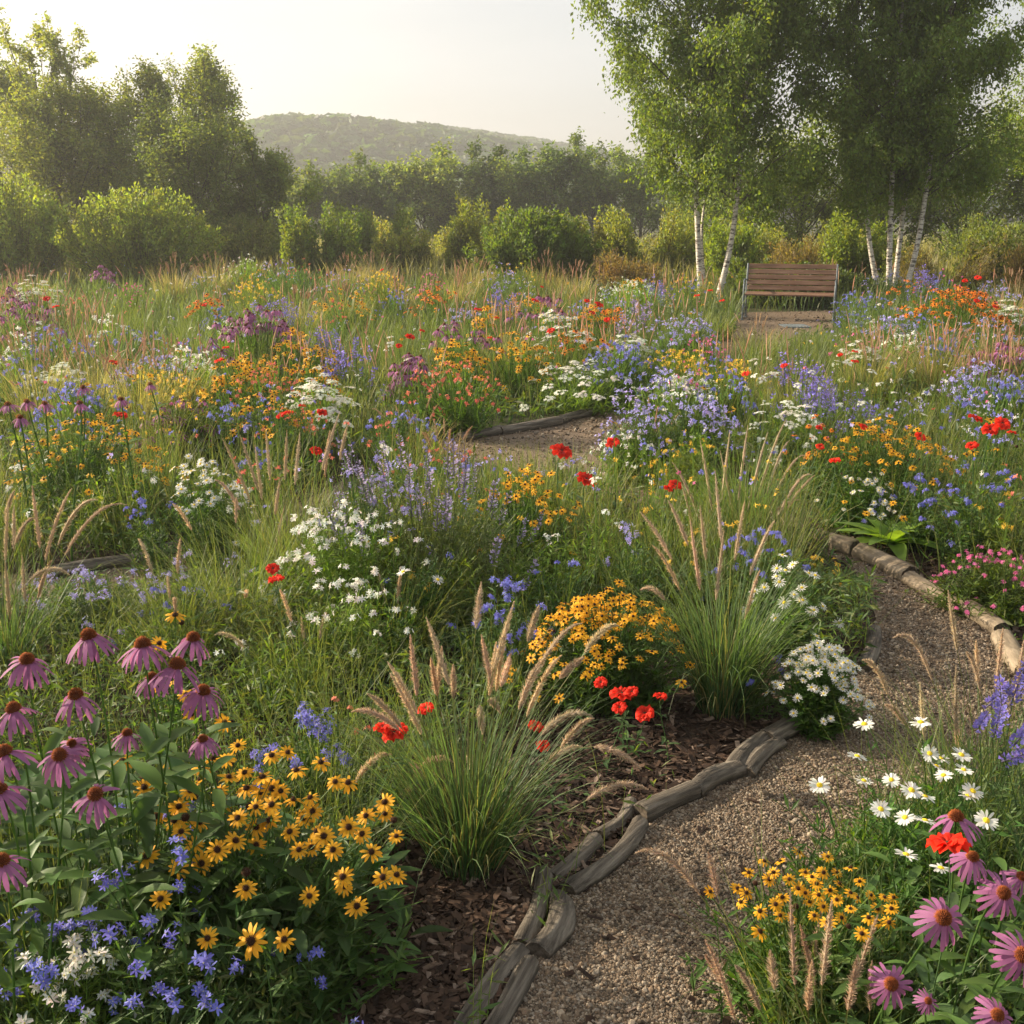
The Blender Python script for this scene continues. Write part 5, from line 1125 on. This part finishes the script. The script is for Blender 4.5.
grass_tuft('fountain_grass', gb, .86, 620, 'second fountain grass tuft right of the orange-gold rudbeckia mound',
  [((672, 560), (640, 512), .08), ((688, 545), (668, 500), .05), ((706, 560), (700, 505), .0), ((722, 545), (715, 470), 0), ((735, 560), (745, 500), .05), ((700, 590), (690, 520), 0), ((750, 575), (775, 520), .1), ((680, 590), (652, 545), .1), ((665, 600), (640, 590), .3), ((716, 600), (724, 530), 0), ((745, 620), (760, 570), .1)], 0,
  wd=.0042, rad=.0075, HB=.68, rootr=.09, seed=6, nb=320)
gb = at_z(742, 560, 0)
grass_tuft('fountain_grass', gb, .95, 520, 'fountain grass with arching plumes left of the gravel turn',
  [((700, 520), (672, 462), .1), ((712, 510), (700, 440), .05), ((722, 500), (730, 430), 0), ((738, 500), (748, 425), .02), ((748, 510), (768, 432), .08), ((757, 500), (787, 418), .12), ((765, 500), (790, 440), .2), ((765, 520), (805, 455), .25), ((775, 525), (812, 475), .3), ((750, 540), (800, 500), .2), ((695, 540), (680, 480), .1), ((735, 520), (720, 450), 0), ((786, 510), (815, 475), .1)], 0,
  wd=.005, rad=.0095, HB=.7, rootr=.1, seed=7, nb=260)
gb = at_z(8, 672, 0)
grass_tuft('fountain_grass', gb, .8, 380, 'fountain grass with arching plumes at the left side above the coneflowers',
  [((5, 560), (8, 500), 0), ((14, 550), (14, 505), .02), ((40, 548), (32, 485), .08), ((45, 560), (72, 488), .1), ((58, 545), (98, 500), .2), ((65, 555), (127, 505), .25), ((15, 545), (35, 518), .2), ((5, 520), (15, 490), .1), ((30, 580), (70, 575), .3), ((25, 600), (22, 555), 0), ((10, 620), (5, 560), 0), ((38, 598), (52, 560), .1)], 0,
  wd=.0045, rad=.0085, HB=.5, rootr=.12, seed=8, nb=300)
gb = at_z(290, 610, 0)
grass_tuft('fountain_grass', gb, .95, 420, 'fountain grass with upright tan plumes right of the white daisies',
  [((250, 500), (222, 438), .05), ((258, 490), (240, 435), .03), ((270, 480), (266, 430), 0), ((285, 480), (287, 430), 0), ((295, 485), (300, 432), .02), ((322, 470), (340, 412), .05), ((325, 475), (330, 430), .05), ((240, 510), (215, 480), .2), ((262, 500), (255, 445), 0), ((275, 515), (280, 478), 0), ((340, 460), (348, 425), .1), ((270, 590), (285, 505), .1)], 0,
  wd=.0045, rad=.0085, HB=.62, rootr=.13, seed=9, nb=280, gcol=(.12, .18, .04))
gb = at_z(240, 645, 0)
grass_tuft('feather_grass', gb, .62, 620, 'soft green grass tuft without plumes behind the golden rudbeckias', (), 3, wd=.0032, HB=.66, rootr=.16, seed=10, gcol=(.10, .155, .04), tip=(.22, .24, .08), spread=.95)
gb = at_z(395, 660, 0)
grass_tuft('feather_grass', gb, .45, 420, 'yellow-green grass tuft below the tall white daisy', (), 2, wd=.003, HB=.5, rootr=.14, seed=11, gcol=(.13, .18, .04), tip=(.28, .28, .09), spread=.95)
gb = at_z(845, 1075, 0)
grass_tuft('fountain_grass', gb, .7, 240, 'pinkish beige grass heads at the bottom edge of the picture near the gravel',
  [((722, 985), (705, 955), .1), ((745, 1010), (722, 960), .1), ((795, 985), (790, 890), 0), ((805, 1000), (822, 905), 0), ((822, 985), (832, 900), .05), ((808, 1010), (812, 960), 0), ((850, 1000), (878, 915), .05), ((848, 1010), (858, 955), 0), ((775, 990), (770, 950), 0), ((700, 895), (635, 853), .3), ((718, 895), (708, 852), .05), ((735, 1020), (705, 940), .1), ((760, 1010), (735, 965), .1), ((870, 1010), (872, 960), 0), ((815, 985), (800, 925), 0), ((840, 1020), (850, 975), .1)], 0,
  wd=.0034, rad=.0052, HB=.42, rootr=.16, seed=12, nb=320, pcol=(.50, .37, .26))
gb = at_z(985, 850, 0)
grass_tuft('fountain_grass', gb, .9, 330, 'fountain grass with tan plumes rising before the gravel bend on the right',
  [((888, 695), (862, 660), .25), ((932, 680), (893, 638), .35), ((957, 650), (948, 590), 0), ((956, 735), (956, 665), 0), ((980, 690), (966, 652), .2), ((996, 690), (1003, 628), .03), ((924, 740), (920, 682), 0), ((960, 750), (955, 722), 0), ((905, 725), (885, 705), .2), ((978, 680), (976, 640), 0), ((1015, 700), (1024, 640), .05)], 0,
  wd=.0036, rad=.0065, HB=.55, rootr=.14, seed=13, nb=300)
for q_ in ((180, 668, .50, 'soft grass tuft rising behind the top of the left coneflowers'), (310, 700, .42, 'fine green grass tuft left of the big fountain grass')):
    grass_tuft('feather_grass', at_z(q_[0], q_[1], 0), q_[2], 460, q_[3], (), 4, wd=.003, HB=q_[2] * 1.05, rootr=.13, seed=q_[0], gcol=(.10, .16, .04), tip=(.24, .25, .09), spread=.9)
# middle and far tufts
for px, py, H, n, npl, gc, tp, lab in [
  (140, 440, .80, 420, 18, (.24, .23, .08), (.44, .38, .17), 'straw coloured grass tuft in the left middle of the meadow'), (175, 430, .78, 420, 14, (.26, .25, .09), (.46, .40, .18), 'pale straw grass tuft right of the orange-red poppy'), (95, 425, .8, 380, 20, (.2, .2, .08), (.40, .33, .17), 'straw grass tuft behind the purple coneflowers on the left'),
  (40, 440, .9, 360, 20, (.17, .19, .07), (.38, .32, .16), 'leaning straw grass at the left side above the coneflowers'), (870, 405, .78, 420, 22, (.15, .2, .06), (.40, .33, .16), 'grass tuft with arching beige heads in the right middle'), (935, 400, .78, 420, 22, (.16, .2, .06), (.40, .33, .16), 'tan headed grass tuft above the red poppy cluster'),
  (995, 400, .8, 420, 22, (.16, .2, .06), (.4, .33, .16), 'tan headed grass tuft at the right side above the poppies'), (740, 415, .62, 420, 3, (.14, .2, .05), (.34, .31, .12), 'green grass tuft right of the large lilac clump'), (790, 430, .62, 420, 4, (.14, .2, .05), (.34, .31, .12), 'green grass drift in front of the salvia spikes'),
  (755, 372, .66, 260, 12, (.12, .17, .05), (.34, .3, .13), 'grass tuft with pink plumes beside the sandy path'), (712, 340, .5, 380, 0, (.11, .16, .05), (.26, .27, .09), 'rounded green grass mound left of the bench path'), (505, 385, .74, 380, 16, (.17, .19, .07), (.38, .32, .16), 'dry grass tuft between coral clump and low white yarrow'),
  (415, 465, .5, 260, 8, (.22, .2, .07), (.42, .33, .15), 'dry reddish grass left of the distant path edging'), (445, 480, .42, 240, 8, (.24, .2, .08), (.42, .3, .16), 'short dry grass in front of the distant path edging'), (385, 400, .55, 380, 0, (.12, .19, .045), (.3, .3, .1), 'lush green grass left of the coral clump'),
  (300, 345, .8, 320, 20, (.18, .19, .07), (.42, .33, .18), 'tan grass tuft right of the purple coneflower clump'), (345, 335, .8, 320, 22, (.18, .19, .07), (.42, .33, .18), 'tan grass tuft in the middle left of the meadow'), (400, 325, .8, 320, 22, (.18, .19, .07), (.42, .33, .18), 'tan grass tuft behind the red poppy above the coral clump'), (455, 315, .82, 320, 22, (.18, .19, .07), (.42, .33, .18), 'tan grass tuft below the magenta strip'),
  (175, 305, .98, 320, 26, (.2, .2, .08), (.44, .34, .2), 'rosy topped grass tuft below the wide bright shrub'), (215, 300, .98, 320, 24, (.2, .2, .08), (.44, .34, .2), 'rosy grass tuft just left of the far white umbels'), (350, 300, 1.0, 300, 26, (.2, .2, .08), (.42, .33, .19), 'upright rosy grass below the pointed shrubs'), (375, 297, 1.0, 300, 22, (.2, .2, .08), (.42, .33, .19), 'upright tan grass in the gap of the shrub row'), (545, 297, .98, 300, 26, (.2, .2, .08), (.44, .34, .2), 'tan feathery grass in front of the dense round shrub'),
  (475, 300, .92, 300, 24, (.2, .2, .08), (.44, .34, .2), 'tan grass at the far edge left of the dense round shrub'), (30, 320, .95, 300, 20, (.2, .2, .08), (.42, .34, .19), 'pale grass at the far left edge before the bright shrub'), (575, 310, .9, 300, 20, (.2, .2, .08), (.42, .34, .19), 'pale grass left of the reddish brown shrub'), (1010, 330, .95, 300, 24, (.2, .2, .08), (.44, .33, .19), 'tan grass at the right side behind the orange mound'),
  (650, 470, .5, 200, 5, (.14, .2, .05), (.3, .3, .11), 'green grass below the pale yellow flowers'), (905, 520, .45, 200, 0, (.10, .17, .05), (.2, .24, .08), 'dark green grass between blue flowers and the pink mound'), (960, 520, .6, 300, 0, (.10, .17, .05), (.2, .24, .08), 'upright green foliage left of the orange yellow blooms')]:
    b = at_z(px, py, 0); k = b[1]
    grass_tuft('meadow_grass_tuft', b, H, n, lab, (), npl, gc, tp, wd=.0035 * np.clip(k / 4.5, 1, 4), rad=.006 * np.clip(k / 9, 1, 1.8), HB=H * .8, rootr=.07 + .012 * k, nb=90, group='grass tufts of the meadow', pcol=(.52, .35, .22), cat='grass tuft', spread=.55)

# pale leafy rosette beside the timber
b = at_z(890, 551, 0); root = thing('leafy_rosette', b, 'pale green broad-leaved rosette beside the sunlit timber', 'leafy plant'); rng = np.random.default_rng(77)
for i in range(22):
    a = i * 2.4; mb = MB(); T = longleaf(M_LEAF, 8, .45 + .3 * rng.random(), .36); el = .25 + .9 * (1 - i / 22) * 0 + rng.uniform(.2, 1.)
    Y = np.array([math.cos(a) * math.cos(el), math.sin(a) * math.cos(el), math.sin(el)]); X = unit(np.cross(Y, [0, 0, 1.])); Z = np.cross(X, Y)
    mb.stamp(T, np.array([[0, 0, .02]]), np.stack([X, Y, Z], -1)[None], np.array([rng.uniform(.18, .30)]), np.array([[.20, .32, .06]]) * rng.uniform(.8, 1.15)); link('leaf', mb.mesh('leaf', True), root)
# broad coneflower foliage in the left corner
def leafy(px, py, n, H, R_, label, lsz=.12, col=(.055, .11, .025), seed=1):
    b = at_z(px, py, 0); root = thing('leafy_plant', b, label, 'leafy plant', 'broad-leaved foliage plants'); rng = np.random.default_rng(seed); a = rng.uniform(0, 6.28, n); r = R_ * np.sqrt(rng.random(n))
    P = np.stack([r * np.cos(a), r * np.sin(a), H * rng.uniform(.1, 1, n) * (1 - .4 * (r / R_) ** 2)], -1); la = rng.uniform(0, 6.28, n); el = rng.uniform(0, .8, n)
    Y = np.stack([np.cos(la) * np.cos(el), np.sin(la) * np.cos(el), np.sin(el)], -1); X = unit(np.cross(Y, [0, 0, 1.])); Z = np.cross(X, Y); mb = MB()
    mb.stamp(LEAF_L, P, np.stack([X, Y, Z], -1), lsz * rng.uniform(.5, 1.2, n), col3(col, n, rng, .25, .08)); link('foliage', mb.mesh('foliage', True), root)
    sb = MB(); t = np.linspace(0, 1, 3)[None, :, None]; q = P[::3]; sb.tube(q[:, None] * [.4, .4, 0] + (q[:, None] - q[:, None] * [.4, .4, 0]) * t, np.full((len(q), 3), .0022), 3, col3(col, len(q)), M_BLADE); link('stem', sb.mesh('stem'), root)
leafy(95, 960, 260, .58, .38, 'dark broad leaves beneath the left coneflowers', seed=2)
leafy(20, 930, 160, .5, .3, 'dark leaves at the left side under the clipped coneflowers', seed=3)
leafy(960, 1060, 200, .5, .3, 'bright broad leaves beneath the coneflowers in the right corner', lsz=.075, col=(.09, .16, .035), seed=4)
leafy(310, 960, 260, .36, .26, 'dark green leaves at the foot of the large golden rudbeckia clump', lsz=.09, seed=5)
leafy(235, 985, 260, .38, .3, 'shaded leaves low in front of the large golden rudbeckia clump', lsz=.09, seed=6)

# ================================================================== HAZE
import bmesh
bm = bmesh.new(); bmesh.ops.create_cube(bm, size=1)
for v in bm.verts: v.co = ((v.co.x) * 1900, (v.co.y) * 1500 + 690, (v.co.z + .5) * 58 - 1.2)
me = bpy.data.meshes.new('haze'); bm.to_mesh(me); bm.free(); m = mat('haze'); t = m.node_tree
pv = nn(t, 'ShaderNodeVolumePrincipled'); pv.inputs['Density'].default_value = HAZE; pv.inputs['Color'].default_value = (.95, .93, .88, 1); pv.inputs['Anisotropy'].default_value = .55
t.links.new(pv.outputs[0], nn(t, 'ShaderNodeOutputMaterial').inputs['Volume']); me.materials.append(m)
o = link('haze', me); o['kind'] = 'stuff'; o['label'] = 'pale sunlit morning haze over the meadow and hill'
dup_ = [l for l, v in USED.items() if len(v) > 1]
print('DUPLICATE LABELS', dup_[:10]); print('OBJS', len(bpy.data.objects), 'LONG', [l for l in USED if not 4 <= len(l.split()) <= 16][:5])
print('VERTS', sum(len(m.vertices) for m in bpy.data.meshes))
